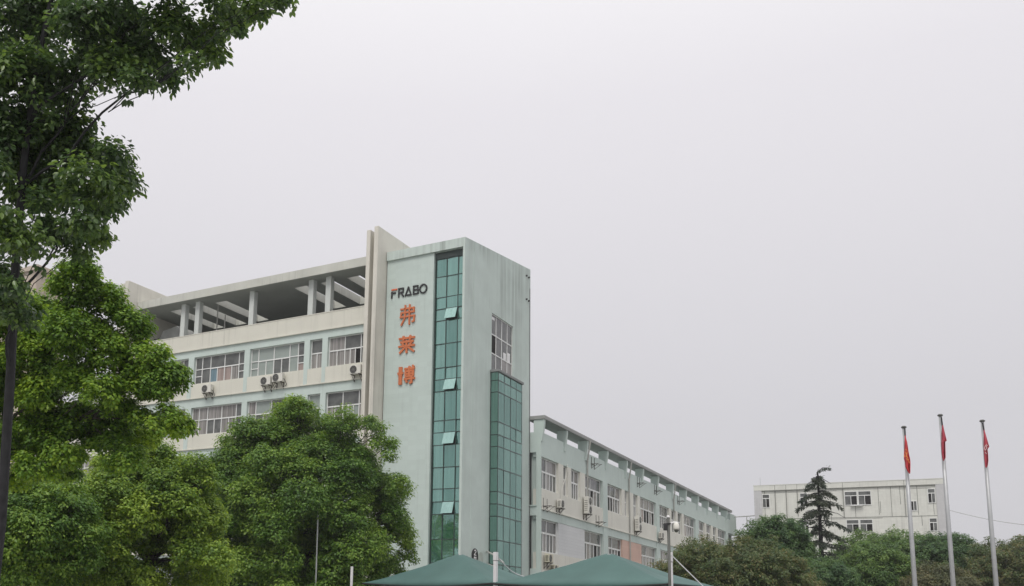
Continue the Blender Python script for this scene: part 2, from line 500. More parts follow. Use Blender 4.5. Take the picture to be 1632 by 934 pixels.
# ------------------------------------------------------------------ windows
def window(parent, place, a0, a1, z0, z1, cols, zt, seed, frame=None, t=0.055, name='window', low_gaps=0.0):
    """cols: list of (width share, kind). kinds: two / three rows, s2..s4 = pane over sliding sashes.
    place(a, depth, z) turns wall coordinates into the parent's"""
    rnd = random.Random(seed)
    fr, gl = MB(), MB()
    D0, D1 = 0.0, 0.07

    def bar(a, b, z_, zz, d0=D0, d1=D1):
        p, q = place(a, d0, z_), place(b, d1, zz)
        fr.box(min(p[0], q[0]), max(p[0], q[0]), min(p[1], q[1]), max(p[1], q[1]), z_, zz)

    def glass(a, b, z_, zz, m, d=0.045):
        p = [place(a, d, z_), place(b, d, z_), place(b, d, zz), place(a, d, zz)]
        gl.add(p, [(0, 1, 2, 3)], m)

    bar(a0, a1, z0, z0 + t); bar(a0, a1, z1 - t, z1)
    tot = sum(c[0] for c in cols)
    x = a0
    bar(a0, a0 + t, z0 + t, z1 - t)
    n = len(cols)
    for i, c in enumerate(cols):
        b = a1 if i == n - 1 else x + (a1 - a0) * c[0] / tot
        bar(b - t if i == n - 1 else b - t / 2, b if i == n - 1 else b + t / 2, z0 + t, z1 - t)
        l, r = x + t * (1 if i == 0 else 0.5), b - t * (1 if i == n - 1 else 0.5)
        kind = c[1]
        mats = c[2] if len(c) > 2 else None
        pick = lambda k: (mats[k] if mats and k < len(mats) else rnd.choice([0, 0, 1, 2, 2]))
        if kind == 'two':
            bar(l, r, zt - t / 2, zt + t / 2)
            glass(l, r, zt + t / 2, z1 - t, pick(0)); glass(l, r, z0 + t, zt - t / 2, pick(1))
        elif kind == 'three':
            zm = (z0 + zt) / 2 + 0.03
            bar(l, r, zt - t / 2, zt + t / 2); bar(l, r, zm - t / 2, zm + t / 2)
            glass(l, r, zt + t / 2, z1 - t, pick(0)); glass(l, r, zm + t / 2, zt - t / 2, pick(1)); glass(l, r, z0 + t, zm - t / 2, pick(2))
        elif kind == 'one':
            glass(l, r, z0 + t, z1 - t, pick(0))
        else:
            k = int(kind[1:])
            zz = zt - 0.02
            bar(l, r, zz - t * 0.7, zz + t * 0.7)
            glass(l, r, zz + t * 0.7, z1 - t, pick(0))
            for j in range(k):
                p, q = l + (r - l) * j / k, l + (r - l) * (j + 1) / k
                if j:
                    bar(p - t * 0.45, p + t * 0.45, z0 + t, zz - t * 0.7)
                mi = pick(1 + j)
                glass(p + (t * 0.45 if j else 0), q - (t * 0.45 if j < k - 1 else 0), z0 + t, zz - t * 0.7, mi)
        x = b
    w = fr.build(name, frame or M['frame'], parent)
    gl.build('pane', [M['pane'], M['pane_blind'], M['pane_curtain'], M['pane_dark_room'], M['pane_pink'], M['pane_blue']], w)
    return w


# ------------------------------------------------------------------ office block (left)
RZ = -YAW
blk = tag(empty('office_block', CB, RZ), 'long mint and cream office block with open roof terrace left of the glass tower', 'building')
FR = lambda a, d, z: (a, 0.16 + d, z)
UL, UR = -27.6, -5.62
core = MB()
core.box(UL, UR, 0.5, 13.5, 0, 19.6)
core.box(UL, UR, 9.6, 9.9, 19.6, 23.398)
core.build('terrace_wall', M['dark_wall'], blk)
rows = [(18.93, 16.95, 19.44), (15.24, 13.25, 15.85), (11.58, 9.6, 12.19), (7.92, 5.94, 8.53), (4.26, 2.28, 4.87)]
piers = [(-21.96, -21.42), (-16.8, -16.33), (-11.72, -11.27), (-10.27, -9.84)]
band, spand, pier = MB(), MB(), MB()
for k, (zt, zs, zb) in enumerate(rows):
    band.box(UL, UR, 0.0, 0.5, zt, zb)
    nxt = rows[k + 1][2] if k < 4 else 0.0
    spand.box(UL, UR, -0.05, 0.5, nxt, zs)
    spand.box(UL, UR, -0.11, 0.0 - 0.05, nxt, nxt + 0.07) if k < 4 else None
    for a, b in piers:
        pier = MB()
        pier.box(a, b, -0.005, 0.45, zs, zt)
        pier.box(a + 0.08, b - 0.08, -0.068, -0.005, nxt + 0.07, zs)
        pier.build('pier', M['mint'], blk)
band.build('band', M['mint'], blk)
spand.build('spandrel', M['cream'], blk)
par = MB()
par.box(UL, UR, -0.06, 0.2, 19.44, 20.61)
par.box(UL, UR, -0.12, -0.06, 19.44, 19.52)
par.box(UL, UR, -0.08, 0.23, 20.613, 20.67)
par.build('parapet', M['cream'], blk)
blind = [1, 1, 1]
wins = [(-26.9, -22.0, [(0.6, 'three'), (0.75, 'two'), (1.2, 's2'), (1.2, 's2'), (0.5, 'three')]),
        (-21.4, -16.82, [(0.62, 'three', [0, 0, 0]), (0.75, 'two', [0, 0]), (1.25, 's2', [0, 5, 4]), (1.25, 's2', [0, 4, 2]), (0.55, 'three', [0, 0, 0])]),
        (-16.31, -11.74, [(0.62, 'three', [1, 1, 1]), (1.28, 's2', [1, 1, 1]), (1.28, 's2', [1, 0, 0]), (0.68, 'two', [1, 1]), (0.55, 'three', [0, 0, 4])]),
        (-11.25, -10.29, [(1, 's2', [0, 2, 2])]),
        (-9.82, -7.0, [(1.2, 's2', [2, 2, 2]), (1.2, 's3', [0, 2, 2, 3]), (0.35, 'two', [0, 0])])]
for k, (zt, zs, zb) in enumerate(rows):
    for j, (a, b, cols) in enumerate(wins):
        cc = cols if k == 0 else [(c[0], c[1]) for c in cols]
        window(blk, FR, a, b, zs, zt, cc, zs + 1.08, 10 * k + j)
# roof slab with six open slots
slots = [(-25.55, -24.5), (-23.3, -22.2), (-21.1, -20.0), (-13.88, -12.84), (-11.65, -10.6), (-9.5, -8.45)]
roof = MB()
xs = [UL] + [s for p in slots for s in p] + [UR]
roof.box(UL, UR, 0.0, 1.4, 23.4, 23.99)
roof.box(UL, UR, 6.4, 9.9, 23.4, 23.99)
for i in range(0, len(xs), 2):
    roof.box(xs[i], xs[i + 1], 1.4, 6.4, 23.4, 23.99)
roof.build('roof_slab', M['concrete'], blk)
sof = MB()                                    # darker underside, just below the slab
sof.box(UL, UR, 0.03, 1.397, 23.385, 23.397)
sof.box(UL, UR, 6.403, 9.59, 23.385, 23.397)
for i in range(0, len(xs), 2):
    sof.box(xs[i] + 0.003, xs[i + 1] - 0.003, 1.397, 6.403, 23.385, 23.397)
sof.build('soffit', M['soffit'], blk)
for a in (-23.6, -22.2, -17.12, -12.02, -10.6):
    c = MB(); c.box(a, a + 0.42, 0.55, 0.97, 19.6, 23.384)
    c.build('column', M['column'], blk, bevel=0.03)
for a0, a1, w0, w1, zt in ((-28.63, -28.12, -0.95, 9.5, 25.3), (-27.99, -27.62, -1.05, 9.5, 25.4)):
    f = MB(); f.prism([(w0, 0), (w1, 0), (w1, zt), (w0, zt)], 0, a0, a1)
    f.build('fin', M['fin'], blk, bevel=0.02)
an = MB(); an.box(-36.5, -28.65, 1.0, 12, 0, 17.2)
an.build('annex_wall', M['white_wall'], blk)
for k in range(4):
    window(blk, lambda a, d, z: (a, 0.93 + d, z), -34.8, -31.2, 3.4 + 3.6 * k, 5.4 + 3.6 * k, [(1, 's2'), (1, 's2')], 4.5 + 3.6 * k, 90 + k)
# sheeting-covered stack on the terrace and two thin pipes
t = tag(empty('covered_stack', B(-26.1, 2.6, 19.6), RZ), 'grey sloping sheet covered stack at the left end of the roof terrace', 'covered stack')
s = MB()
s.add([(-1.6, -0.9, 0), (1.9, -0.9, 0), (1.9, 1.5, 0), (-1.6, 1.5, 0), (-0.8, -0.5, 1.75), (0.7, -0.5, 1.9), (0.8, 1.1, 1.9), (-0.8, 1.1, 1.75), (1.6, -0.75, 1.2), (1.6, 1.4, 1.2)],
      [(0, 1, 8, 5, 4), (1, 2, 9, 8), (2, 3, 7, 6, 9), (3, 0, 4, 7), (4, 5, 6, 7), (5, 8, 9, 6)])
s.v = [(a, b, c * 1.5) for a, b, c in s.v]
s.build('sheet', M['tarp'], t, bevel=0.06)
s = MB(); s.tube([(-1.9, -0.95, 0), (-0.9, -0.75, 1.95)], 0.06); s.tube([(-2.3, -0.95, 0), (-1.3, -0.75, 1.95)], 0.06)
s.build('prop', M['dark_steel'], t)
for u0, lb in ((-20.95, 'thin grey pipe rising through the roof slot nearest the paired left columns'), (-20.2, 'shorter thin pipe right of its twin under the terrace roof')):
    p = MB(); p.tube([B(u0, 1.6, 19.6), B(u0, 1.6, 23.3 if u0 < -20.5 else 22.4)], 0.045)
    tag(p.build('roof_pipe', M['pvc']), lb, 'pipe', 'pipes on the roof terrace')

# ------------------------------------------------------------------ stair tower
tw = tag(empty('stair_tower', CB, RZ), 'tall mint stair tower with green glass strip, bay and orange characters', 'building')
w = MB()
w.box(-5.54, -2.19, 0.12, 0.5, 0, 23.397)
w.build('front_wall', M['mint_tile'], tw)
w = MB()
w.box(-5.54, -0.153, 0.0, 10.0, 23.4, 23.98)
w.build('coping', M['mint_stained'], tw)
w = MB()
sl = lambda ww: 23.98 + 1.33 * ww / 10.18
hw0, hw1, hz0, hz1 = 3.9, 7.26, 16.3, 20.34
for a, b in ((0.0, hw0), (hw1, 10.18)):
    w.prism([(a, 0), (b, 0), (b, sl(b)), (a, sl(a))], 0, -0.15, 0.0)
w.prism([(hw0, hz1), (hw1, hz1), (hw1, sl(hw1)), (hw0, sl(hw0))], 0, -0.15, 0.0)
w.prism([(hw0, 0), (hw1, 0), (hw1, hz0), (hw0, hz0)], 0, -0.15, 0.0)
w.box(-0.15, 0.02, 1.2, 1.23, 0.0, 23.9)
w.build('side_wall', M['mint_stained'], tw)
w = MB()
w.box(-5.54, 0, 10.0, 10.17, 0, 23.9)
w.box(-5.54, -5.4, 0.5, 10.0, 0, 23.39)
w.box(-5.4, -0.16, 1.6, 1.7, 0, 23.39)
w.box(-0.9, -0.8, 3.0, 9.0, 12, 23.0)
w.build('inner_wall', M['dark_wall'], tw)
for a0, a1 in ((-6.5, -6.22), (-5.9, -5.6)):
    f = MB(); f.box(a0, a1, -0.95 if a0 < -6 else -1.02, 7.5, 0, 25.3 if a0 < -6 else 25.42)
    f.build('fin', M['fin'], tw, bevel=0.02)
w = MB(); w.box(-7.1, -6.5, -0.02, 0.4, 0, 23.4); w.box(-6.22, -5.9, -0.35, 0.4, 0, 25.0)
w.build('fin_web', M['fin'], tw)
# curtain wall strip: dark mullions, teal panes, four tilted vents
FC = lambda a, d, z: (a, 0.36 + d, z)
ms = [-2.12, -1.4, -0.62, -0.16]
zs = [22.98, 21.83, 20.5, 19.76, 19.02, 17.55, 16.06, 15.33, 14.6, 13.3, 12.81, 12.08, 11.32, 9.99, 8.71, 7.95, 7.21, 5.75, 4.4, 3.0, 1.5, 0.1]
zs = [22.98, 21.83, 20.5, 19.76, 19.02, 17.55, 16.06, 15.33, 14.6, 13.7, 12.81, 12.08, 11.32, 9.99, 8.71, 7.95, 7.21, 5.75, 4.4, 3.0, 1.5, 0.1]
zs.remove(13.7)
cw = MB()
cw.box(-2.187, -2.12, 0.3, 0.5, 0, 23.397)
for a in ms[1:3]:
    cw.box(a - 0.022, a + 0.022, 0.33, 0.43, 0, 22.98)
for z in zs:
    cw.box(-2.12, -0.153, 0.335, 0.43, z - 0.022, z + 0.022)
cw.box(-2.12, -0.153, 0.3, 0.5, 23.0, 23.397)
cwo = cw.build('curtain_wall', M['frame_dark'], tw)
gl = MB()
vents = {3: 1, 7: 1, 10: 1, 14: 1}
rnd = random.Random(3)
for i in range(len(zs) - 1):
    for j in range(3):
        a, b = ms[j] + 0.022, ms[j + 1] - 0.022
        z1, z0 = zs[i] - 0.022, zs[i + 1] + 0.022
        if i in vents and j == 1:
            continue
        k = rnd.uniform(-0.011, 0.011); k2 = rnd.uniform(-0.022, 0.022)   # panes never sit dead flat
        gl.add([(a, 0.37 + k, z0), (b, 0.37 - k, z0), (b, 0.37 - k + k2, z1), (a, 0.37 + k + k2, z1)], [(0, 1, 2, 3)],
               rnd.choice([0, 0, 1, 2]) if not (j == 1 and i - 1 in vents) else 1)
gl.build('pane', [M['pane_teal'], M['pane_teal_b'], M['pane_teal_c']], cwo)
for i in vents:
    v = MB()
    a, b = ms[1] + 0.02, ms[2] - 0.02
    z1, z0 = zs[i] - 0.03, zs[i + 1] + 0.03
    o = 0.26
    v.add([(a, 0.34, z1), (b, 0.34, z1), (b, 0.34 - o, z0), (a, 0.34 - o, z0), (a, 0.31, z1), (b, 0.31, z1), (b, 0.31 - o, z0), (a, 0.31 - o, z0)],
          [(0, 1, 2, 3), (4, 5, 6, 7), (0, 4, 5, 1), (1, 5, 6, 2), (2, 6, 7, 3), (3, 7, 4, 0)])
    v.build('open_vent', M['pane_teal_light'], tw)['label'] = 'tilted open vent of the green glass strip'
    v = MB(); v.add([(a, 0.42, z0), (b, 0.42, z0), (b, 0.42, z1), (a, 0.42, z1)], [(0, 1, 2, 3)])
    v.build('vent_shade_sheet', M['dark'], tw)  # black sheet standing for the shade inside the open vent
# side window above the bay
wn = MB(); g2 = MB()
for a in (hw0, 4.68, 5.56, 6.42, hw1 - 0.06):
    wn.box(-0.13, -0.07, a, a + 0.06, hz0, hz1)
for z in (hz0, 17.72, 18.96, hz1 - 0.06):
    wn.box(-0.128, -0.072, hw0, hw1, z, z + 0.07)
swo = wn.build('window', M['frame'], tw)
for i, (a, b) in enumerate(((3.96, 4.68), (4.74, 5.56), (5.62, 6.42), (6.48, 7.2))):
    for j, (z0, z1) in enumerate(((16.37, 17.72), (17.79, 18.96), (19.03, 20.28))):
        g2.add([(-0.1, a, z0), (-0.1, b, z0), (-0.1, b, z1), (-0.1, a, z1)], [(0, 1, 2, 3)], 2 if (i >= 2 and j == 0) else (3 if (i == 0 and j == 1) else 0))
g2.box(-0.098, -0.09, 5.9, 6.3, 17.8, 18.25, 4); g2.box(-0.098, -0.09, 6.55, 6.95, 17.8, 18.4, 4); g2.box(-0.098, -0.09, 3.97, 4.5, 19.98, 20.15, 4)
g2.build('pane', [M['pane'], M['pane_blind'], M['pane_curtain'], M['pane_dark_room'], M['white_paint']], swo)
# bay
by = MB()
bw0, bw1, bu = 3.78, 7.52, 0.53
by.box(0.0, bu + 0.09, bw0 - 0.1, bw1 + 0.1, 16.4, 16.56)
by.build('bay_roof', M['dark_wall'], tw, bevel=0.015)
bz = [16.4, 15.87, 15.12, 13.24, 12.43, 11.7, 10.33, 8.9, 8.15, 7.4, 5.95, 4.5, 3.0, 1.5, 0.05]
bm_ = MB(); bg_ = MB()
bws = [bw0, 4.71, 5.68, 6.58, bw1]
for a in bws:
    a2 = min(max(a, bw0 + 0.03), bw1 - 0.03)
    bm_.box(bu - 0.05, bu + 0.012, a2 - 0.02, a2 + 0.02, 0, 16.4)
for z in bz:
    bm_.box(bu - 0.05, bu + 0.016, bw0, bw1, z - 0.03, z + 0.03)
    bm_.box(0.0, bu, bw0 - 0.012, bw0 + 0.05, z - 0.024, z + 0.024)
bm_.box(0.0, 0.06, bw0 - 0.02, bw0 + 0.04, 0, 16.4)
bmo = bm_.build('bay_frame', M['frame_dark'], tw)
for i in range(len(bz) - 1):
    z1, z0 = bz[i] - 0.03, bz[i + 1] + 0.03
    for j in range(4):
        k = rnd.uniform(-0.008, 0.008); k2 = rnd.uniform(-0.008, 0.008)
        a, b = bws[j] + 0.02, bws[j + 1] - 0.02
        bg_.add([(bu + k, a, z0), (bu - k, b, z0), (bu - k + k2, b, z1), (bu + k + k2, a, z1)], [(0, 1, 2, 3)], rnd.choice([0, 0, 1]))
    bg_.add([(0.06, bw0, z0), (bu - 0.02, bw0, z0), (bu - 0.02, bw0, z1), (0.06, bw0, z1)], [(0, 1, 2, 3)])
    bg_.add([(0.0, bw1, z0), (bu - 0.02, bw1, z0), (bu - 0.02, bw1, z1), (0.0, bw1, z1)], [(0, 1, 2, 3)])
bg_.build('pane', [M['pane_bay'], M['pane_bay_b']], bmo)
for z in (24.6, 22.9):
    for a in (9.35, 9.75):
        hk = MB(); hk.box(0.0, 0.12, a, a + 0.07, z - 0.05, z + 0.05)
        hk.build('wall_hook', M['dark_steel'], tw)


# ------------------------------------------------------------------ writing on the tower
def stroke_poly(p, q, w):
    (x0, y0), (x1, y1) = p, q
    L_ = math.hypot(x1 - x0, y1 - y0)
    nx, ny = -(y1 - y0) / L_ * w / 2, (x1 - x0) / L_ * w / 2
    return [(x0 + nx, y0 + ny), (x1 + nx, y1 + ny), (x1 - nx, y1 - ny), (x0 - nx, y0 - ny)]


def glyph(strokes, x, z, sx, sz, y0, th, wid, mb, m=0):
    for k, s in enumerate(strokes):
        ww = s[2] if len(s) > 2 else wid
        poly = stroke_poly((s[0][0] * sx, s[0][1] * sz), (s[1][0] * sx, s[1][1] * sz), ww)
        e = 0.0015 * (k % 7)
        mb.prism([(x + p[0], z + p[1]) for p in poly], 1, y0 - e, y0 - th - e, m)


G_FU = [((.08, .88), (.93, .88)), ((.88, .93), (.88, .63)), ((.1, .66), (.93, .66)), ((.14, .71), (.12, .38)), ((.06, .42), (.97, .42)),
        ((.92, .46), (.90, .10)), ((.94, .11), (.77, .09)), ((.37, 1.1), (.37, .36)), ((.37, .38), (.14, -.06)), ((.63, 1.1), (.63, -.06))]
G_LAI = [((.03, .86), (.97, .86)), ((.3, 1.0), (.3, .73)), ((.7, 1.0), (.7, .73)), ((.12, .65), (.9, .65)), ((.25, .6), (.32, .46)), ((.78, .6), (.7, .46)),
         ((.02, .41), (.98, .41)), ((.5, .74), (.5, .0)), ((.47, .4), (.08, .03)), ((.53, .4), (.95, .05))]
G_BO = [((.17, 1.0), (.17, .0), .24), ((.0, .64), (.34, .64)), ((.4, .86), (1.0, .86)), ((.86, 1.02), (.95, .93)), ((.44, .72), (.95, .72)), ((.48, .76), (.48, .42)),
        ((.92, .76), (.92, .42)), ((.44, .57), (.95, .57)), ((.69, 1.0), (.69, .42)), ((.44, .43), (.95, .43)), ((.38, .29), (1.02, .29)), ((.83, .38), (.83, .03)), ((.83, .05), (.7, .05)), ((.5, .22), (.58, .08))]
for gl_, x0, z0, lb in ((G_FU, -4.56, 19.06, 'uppermost orange character on the tower, just below the black lettering'),
                        (G_LAI, -4.55, 17.18, 'middle orange character on the tower with spreading legs'),
                        (G_BO, -4.54, 15.22, 'lowest orange character on the tower with a thick left upright')):
    mb = MB(); glyph(gl_, x0, z0, 1.2, 1.12, 0.118, 0.09, 0.1 if gl_ is G_FU else 0.13, mb)
    o = mb.build('wall_character', M['orange'])
    o.location = CB; o.rotation_euler = (0, 0, RZ)
    tag(o, lb, 'sign character', 'orange characters on the tower')
sg = tag(empty('wall_lettering', CB, RZ), 'row of black latin letters, first topped orange, high on the tower', 'lettering')


def letter(strokes, x, sx, name='letter', m='black_letter', wid=0.09):
    mb = MB(); glyph(strokes, x, 20.88, sx, 0.6, 0.118, 0.06, wid, mb)
    return mb.build(name, M[m], sg)


letter([((.14, 0), (.14, .72)), ((.0, .56), (.85, .56))], -5.19, 0.40)
letter([((.0, .92), (.98, .92))], -5.17, 0.42, 'letter_stroke', 'red_letter')['label'] = 'orange top stroke of the first letter'
letter([((.12, 0), (.12, 1)), ((.0, .92), (.8, .92)), ((.84, .98), (.84, .5)), ((.2, .5), (.88, .5)), ((.42, .5), (.95, 0))], -4.68, 0.44)
letter([((.08, .0), (.55, .98)), ((.5, .98), (.95, .0)), ((.28, .08), (.95, .08))], -4.20, 0.50)
letter([((.12, 0), (.12, 1)), ((.0, .92), (.78, .92)), ((.1, .52), (.82, .52)), ((.0, .08), (.82, .08)), ((.8, .95), (.82, .5)), ((.86, .55), (.86, .05))], -3.62, 0.44)
pts = [(.5 + .5 * math.cos(2 * math.pi * k / 12), .5 + .46 * math.sin(2 * math.pi * k / 12)) for k in range(13)]
letter([(pts[k], pts[k + 1]) for k in range(12)], -3.12, 0.48)
# house-number disc, and the pale one beside it
dn = tag(empty('number_disc', B(0.003, 1.83, 4.9), RZ), 'black round plate with a white number low on the tower side', 'sign')
d = MB(); d.disc((0, 0, 0), 0.42, 0, 0.03, 28); d.build('plate', M['black_letter'], dn)
d = MB()
for p, q in (((-.13, .27), (.0, .33)), ((.0, .33), (.13, .24)), ((.13, .24), (-.13, .03)), ((-.14, .03), (.15, .03)),
             ((-.1, -.05), (-.13, -.33)), ((.1, -.05), (.1, -.33)), ((-.17, -.13), (.17, -.13)), ((-.17, -.25), (.17, -.25))):
    poly = stroke_poly(p, q, 0.055)
    d.prism(poly, 0, 0.03, 0.036 + 0.001 * random.random())
d.build('number', M['white_paint'], dn)
d = MB(); d.disc((0, 0, 0), 0.36, 0, 0.02, 28)
o = d.build('faded_disc', M['pale_disc']); o.location = B(0.003, 2.62, 4.8); o.rotation_euler = (0, 0, RZ)
tag(o, 'blank faded round plate right of the black number plate', 'sign')

# ------------------------------------------------------------------ factory wing (right)
wg = tag(empty('factory_wing', CB, RZ), 'low long mint wing with bracketed flat eave receding behind the tower', 'building')
UW = 0.77
RW = lambda a, d, z: (UW - 0.17 - d, a, z)
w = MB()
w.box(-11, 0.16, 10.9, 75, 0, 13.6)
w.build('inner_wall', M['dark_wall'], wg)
band, spand, pier, pw = MB(), MB(), MB(), MB()
W0, W1 = 10.31, 75.0
band.box(0.16, UW, W0, W1, 12.07, 13.73)
band.box(0.162, UW - 0.002, 71.3, W1, 13.73, 14.55)
band.box(-11, 0.1, W0 + 0.3, W1, 13.6, 13.7)
for z0, z1 in ((7.9, 8.5), (3.7, 4.3)):
    band.box(0.16, UW, W0, W1, z0, z1)
for z0, z1 in ((8.5, 9.9), (4.3, 5.7), (0.0, 1.5)):
    spand.box(0.16, UW + 0.02, W0, W1, z0, z1)
    if z0:
        spand.box(UW + 0.02, UW + 0.09, W0, W1, z0 + 0.002, z0 + 0.06)
for a, b in ((22.98, 24.06), (38.2, 39.24), (53.4, 54.66), (68.6, 69.7)):
    pier = MB(); pier.box(0.16, UW + 0.055, a, b, 0, 12.07); pier.build('pier', M['mint'], wg)
up = [[(10.31, 13.44, 's5'), (14.39, 15.3, 's2'), (15.98, 17.9, 's4'), (18.96, 22.9, 's5')],
      [(24.1, 27.9, 's6'), (28.74, 29.65, 's2'), (31.15, 32.45, 's3'), (33.15, 38.15, 's6')],
      [(39.26, 42.76, 's5'), (43.66, 45.24, 's2'), (46.05, 47.7, 's2'), (48.46, 53.3, 's6')],
      [(54.69, 57.6, 's5'), (58.44, 60.84, 's3'), (61.7, 63.4, 's2'), (64.2, 68.5, 's5')]]
low = [[(10.31, 13.47, 's5'), (18.8, 22.9, 's5')], [(24.1, 27.96, 's5'), (33.37, 38.15, 's5')], [(39.26, 43.0, 's5'), (48.4, 53.3, 's5')], [(54.69, 58.5, 's5'), (64.0, 68.5, 's5')]]
sd_ = 200


def wing_cols(kind):
    k = int(kind[1:])
    rnd = random.Random(sd_)
    n = max(1, round(k / 2))
    out_ = []
    per = k / n
    rest = k
    for i in range(n):
        q = round(rest / (n - i)); rest -= q
        out_.append((q, 's%d' % q, [rnd.choice([0, 0, 2])] + [rnd.choice([0, 0, 2, 2, 3, 4 if rnd.random() < .2 else 0]) for _ in range(q)]))
    return out_


for bay, lst in enumerate(up):
    lo = [10.31, 24.06, 39.24, 54.66][bay]; hi = [22.98, 38.2, 53.4, 68.6][bay]
    x = lo
    for a, b, kd in lst:
        if a - x > 0.1:
            pw = MB(); pw.box(0.16, UW + 0.01, x, a, 9.9, 12.07); pw.build('window_pier', M['white_wall'], wg)
        x = b
        window(wg, RW, a, b, 9.9, 12.07, wing_cols(kd), 11.14, sd_, t=0.085); sd_ += 1
    for lev, (z0, z1, zt) in enumerate(((5.7, 7.9, 7.02), (1.5, 3.7, 2.8))):
        for a, b, kd in low[bay]:
            window(wg, RW, a, b, z0, z1, wing_cols(kd), zt, sd_, t=0.085); sd_ += 1
        cl = MB(); cl.box(0.16, UW - 0.02, low[bay][0][1], low[bay][1][0], z0, z1)
        cl.build('cladding', M['panel_white'] if bay % 2 == 0 else M['panel_pink'], wg)
band.build('band', M['mint'], wg); spand.build('spandrel', M['white_wall'], wg)

# end wall facing the front, with three openings
ew = MB()
ew.box(0.44, UW, 10.18, 10.308, 0, 13.73); ew.box(0.003, 0.44, 10.18, 10.308, 12.35, 13.73)
ew.box(0.003, 0.44, 10.18, 10.308, 8.1, 8.75); ew.box(0.003, 0.44, 10.18, 10.308, 4.0, 4.6)
ew.box(0.003, 0.47, 10.1, 10.179, 8.72, 8.8)
ew.box(0.003, 0.5, 10.44, 10.5, 0, 13.7)
ew.build('end_wall', M['mint'], wg)
# eave slab on tapered brackets
ev = MB()
edges = [10.12, 19.9, 21.9, 34.5, 46.6, 58.5, 71.3]
for i in range(len(edges) - 1):
    ev.box(-0.2, 1.06 + 0.004 * (i % 2), edges[i] + 0.012, edges[i + 1] - 0.012, 14.6, 14.84)
ev.build('eave', M['roof_edge'], wg)
so_ = MB(); so_.box(-0.19, 1.02, 10.16, 71.25, 14.585, 14.598); so_.build('eave_soffit_shade', M['eave_soffit_shade'], wg)  # thin dark sheet that stands for the shade under the eave
for a in (10.2, 14.5, 18.9, 23.65, 28.8, 33.6, 38.5, 43.9, 48.95, 54.1, 58.8, 63.8, 68.6):
    br = MB()
    br.prism([(0.25, 13.5), (UW + 0.003, 13.1), (UW + 0.003 + .06, 13.1), (1.0, 14.3), (1.0, 14.583), (0.25, 14.583)], 1, a, a + 0.24)
    br.build('eave_bracket', M['mint'], wg)


def on_wing(a, d, z):
    return B(UW + d, a, z)


# drain pipes: down from the eave along the bracket, then straight
for a, zb, lb in ((19.25, 9.95, 'grey drainpipe coming down beside the tall air conditioner nearest the tower'),
                  (29.75, 4.0, 'grey drainpipe running over the pink cladding'),
                  (44.35, 11.9, 'grey drainpipe from the eave right of the camera pole')):
    p = MB()
    p.tube([on_wing(a, .33, 14.62), on_wing(a, .3, 14.4), on_wing(a, .1, 13.1), on_wing(a, .09, 12.6), on_wing(a, .09, zb)], 0.06)
    p.tube([on_wing(a - .16, .09, 13.08), on_wing(a + .16, .09, 13.08)], 0.04)
    tag(p.build('drainpipe', M['pvc']), lb, 'drainpipe', 'drainpipes on the wing')


# ------------------------------------------------------------------ air conditioners
def make_ac(wd, ht, dp, fans, casing, hose=True):
    """origin at the bottom of the back, front towards -y"""
    r = empty('air_conditioner')
    b = MB(); b.box(-wd / 2, wd / 2, -0.12 - dp, -0.12, 0.03, ht); b.build('casing', M[casing], r, bevel=0.018)
    yf = -0.12 - dp
    for k in range(fans):
        zc = ht * (k + 0.5) / fans + 0.01
        fr_ = min(ht / fans * 0.42, wd * 0.32)
        xc = -wd * 0.14 if fans == 1 else 0
        gq = MB(); gq.disc((xc, yf - 0.004, zc), fr_, 1, 0.0035, 24)
        go = gq.build('fan_shade_disc', M['dark'], r)  # dark disc on the casing, shade behind the guard put into colour
        gq = MB()
        for q in (1.0, 0.8, 0.6, 0.4, 0.2):
            gq.ring((xc, yf - 0.016, zc), fr_ * q, 0.009 if q == 1 else 0.004, 1, 20)
        for an in range(0, 180, 45):
            gq.tube([(xc - fr_ * math.cos(R(an)), yf - 0.014, zc - fr_ * math.sin(R(an))), (xc + fr_ * math.cos(R(an)), yf - 0.014, zc + fr_ * math.sin(R(an)))], 0.005, 4)
        gq.build('guard', M['pvc'], go)
    lv = MB()
    for k in range(6):
        lv.box(-wd / 2 - 0.006, -wd / 2, yf + 0.05, -0.17, ht * (0.2 + 0.11 * k), ht * (0.2 + 0.11 * k) + 0.03)
    lv.build('louvre', M['dark'], r)
    for s in (-1, 1):
        k = MB(); x = s * wd * 0.33
        k.box(x - 0.02, x + 0.02, yf - 0.02, 0, -0.02, 0.028); k.box(x - 0.02, x + 0.02, -0.045, 0, -0.4, -0.02)
        k.tube([(x, -0.02, -0.36), (x, yf + 0.06, -0.02)], 0.016, 5)
        k.build('bracket', M['rust'], r)
    if hose:
        h = MB(); x = wd / 2
        h.tube([(x, -0.3, 0.2), (x + .08, -0.3, 0.18), (x + .12, -0.22, 0.05), (x + .12, -.06, -.12), (x + .02, -.04, -.25)], 0.022, 6)
        h.build('hose', M['dark_steel'], r)
    return r


def put(o, P, rz, label, cat, group):
    o.location = P; o.rotation_euler = (0, 0, rz)
    return tag(o, label, cat, group)


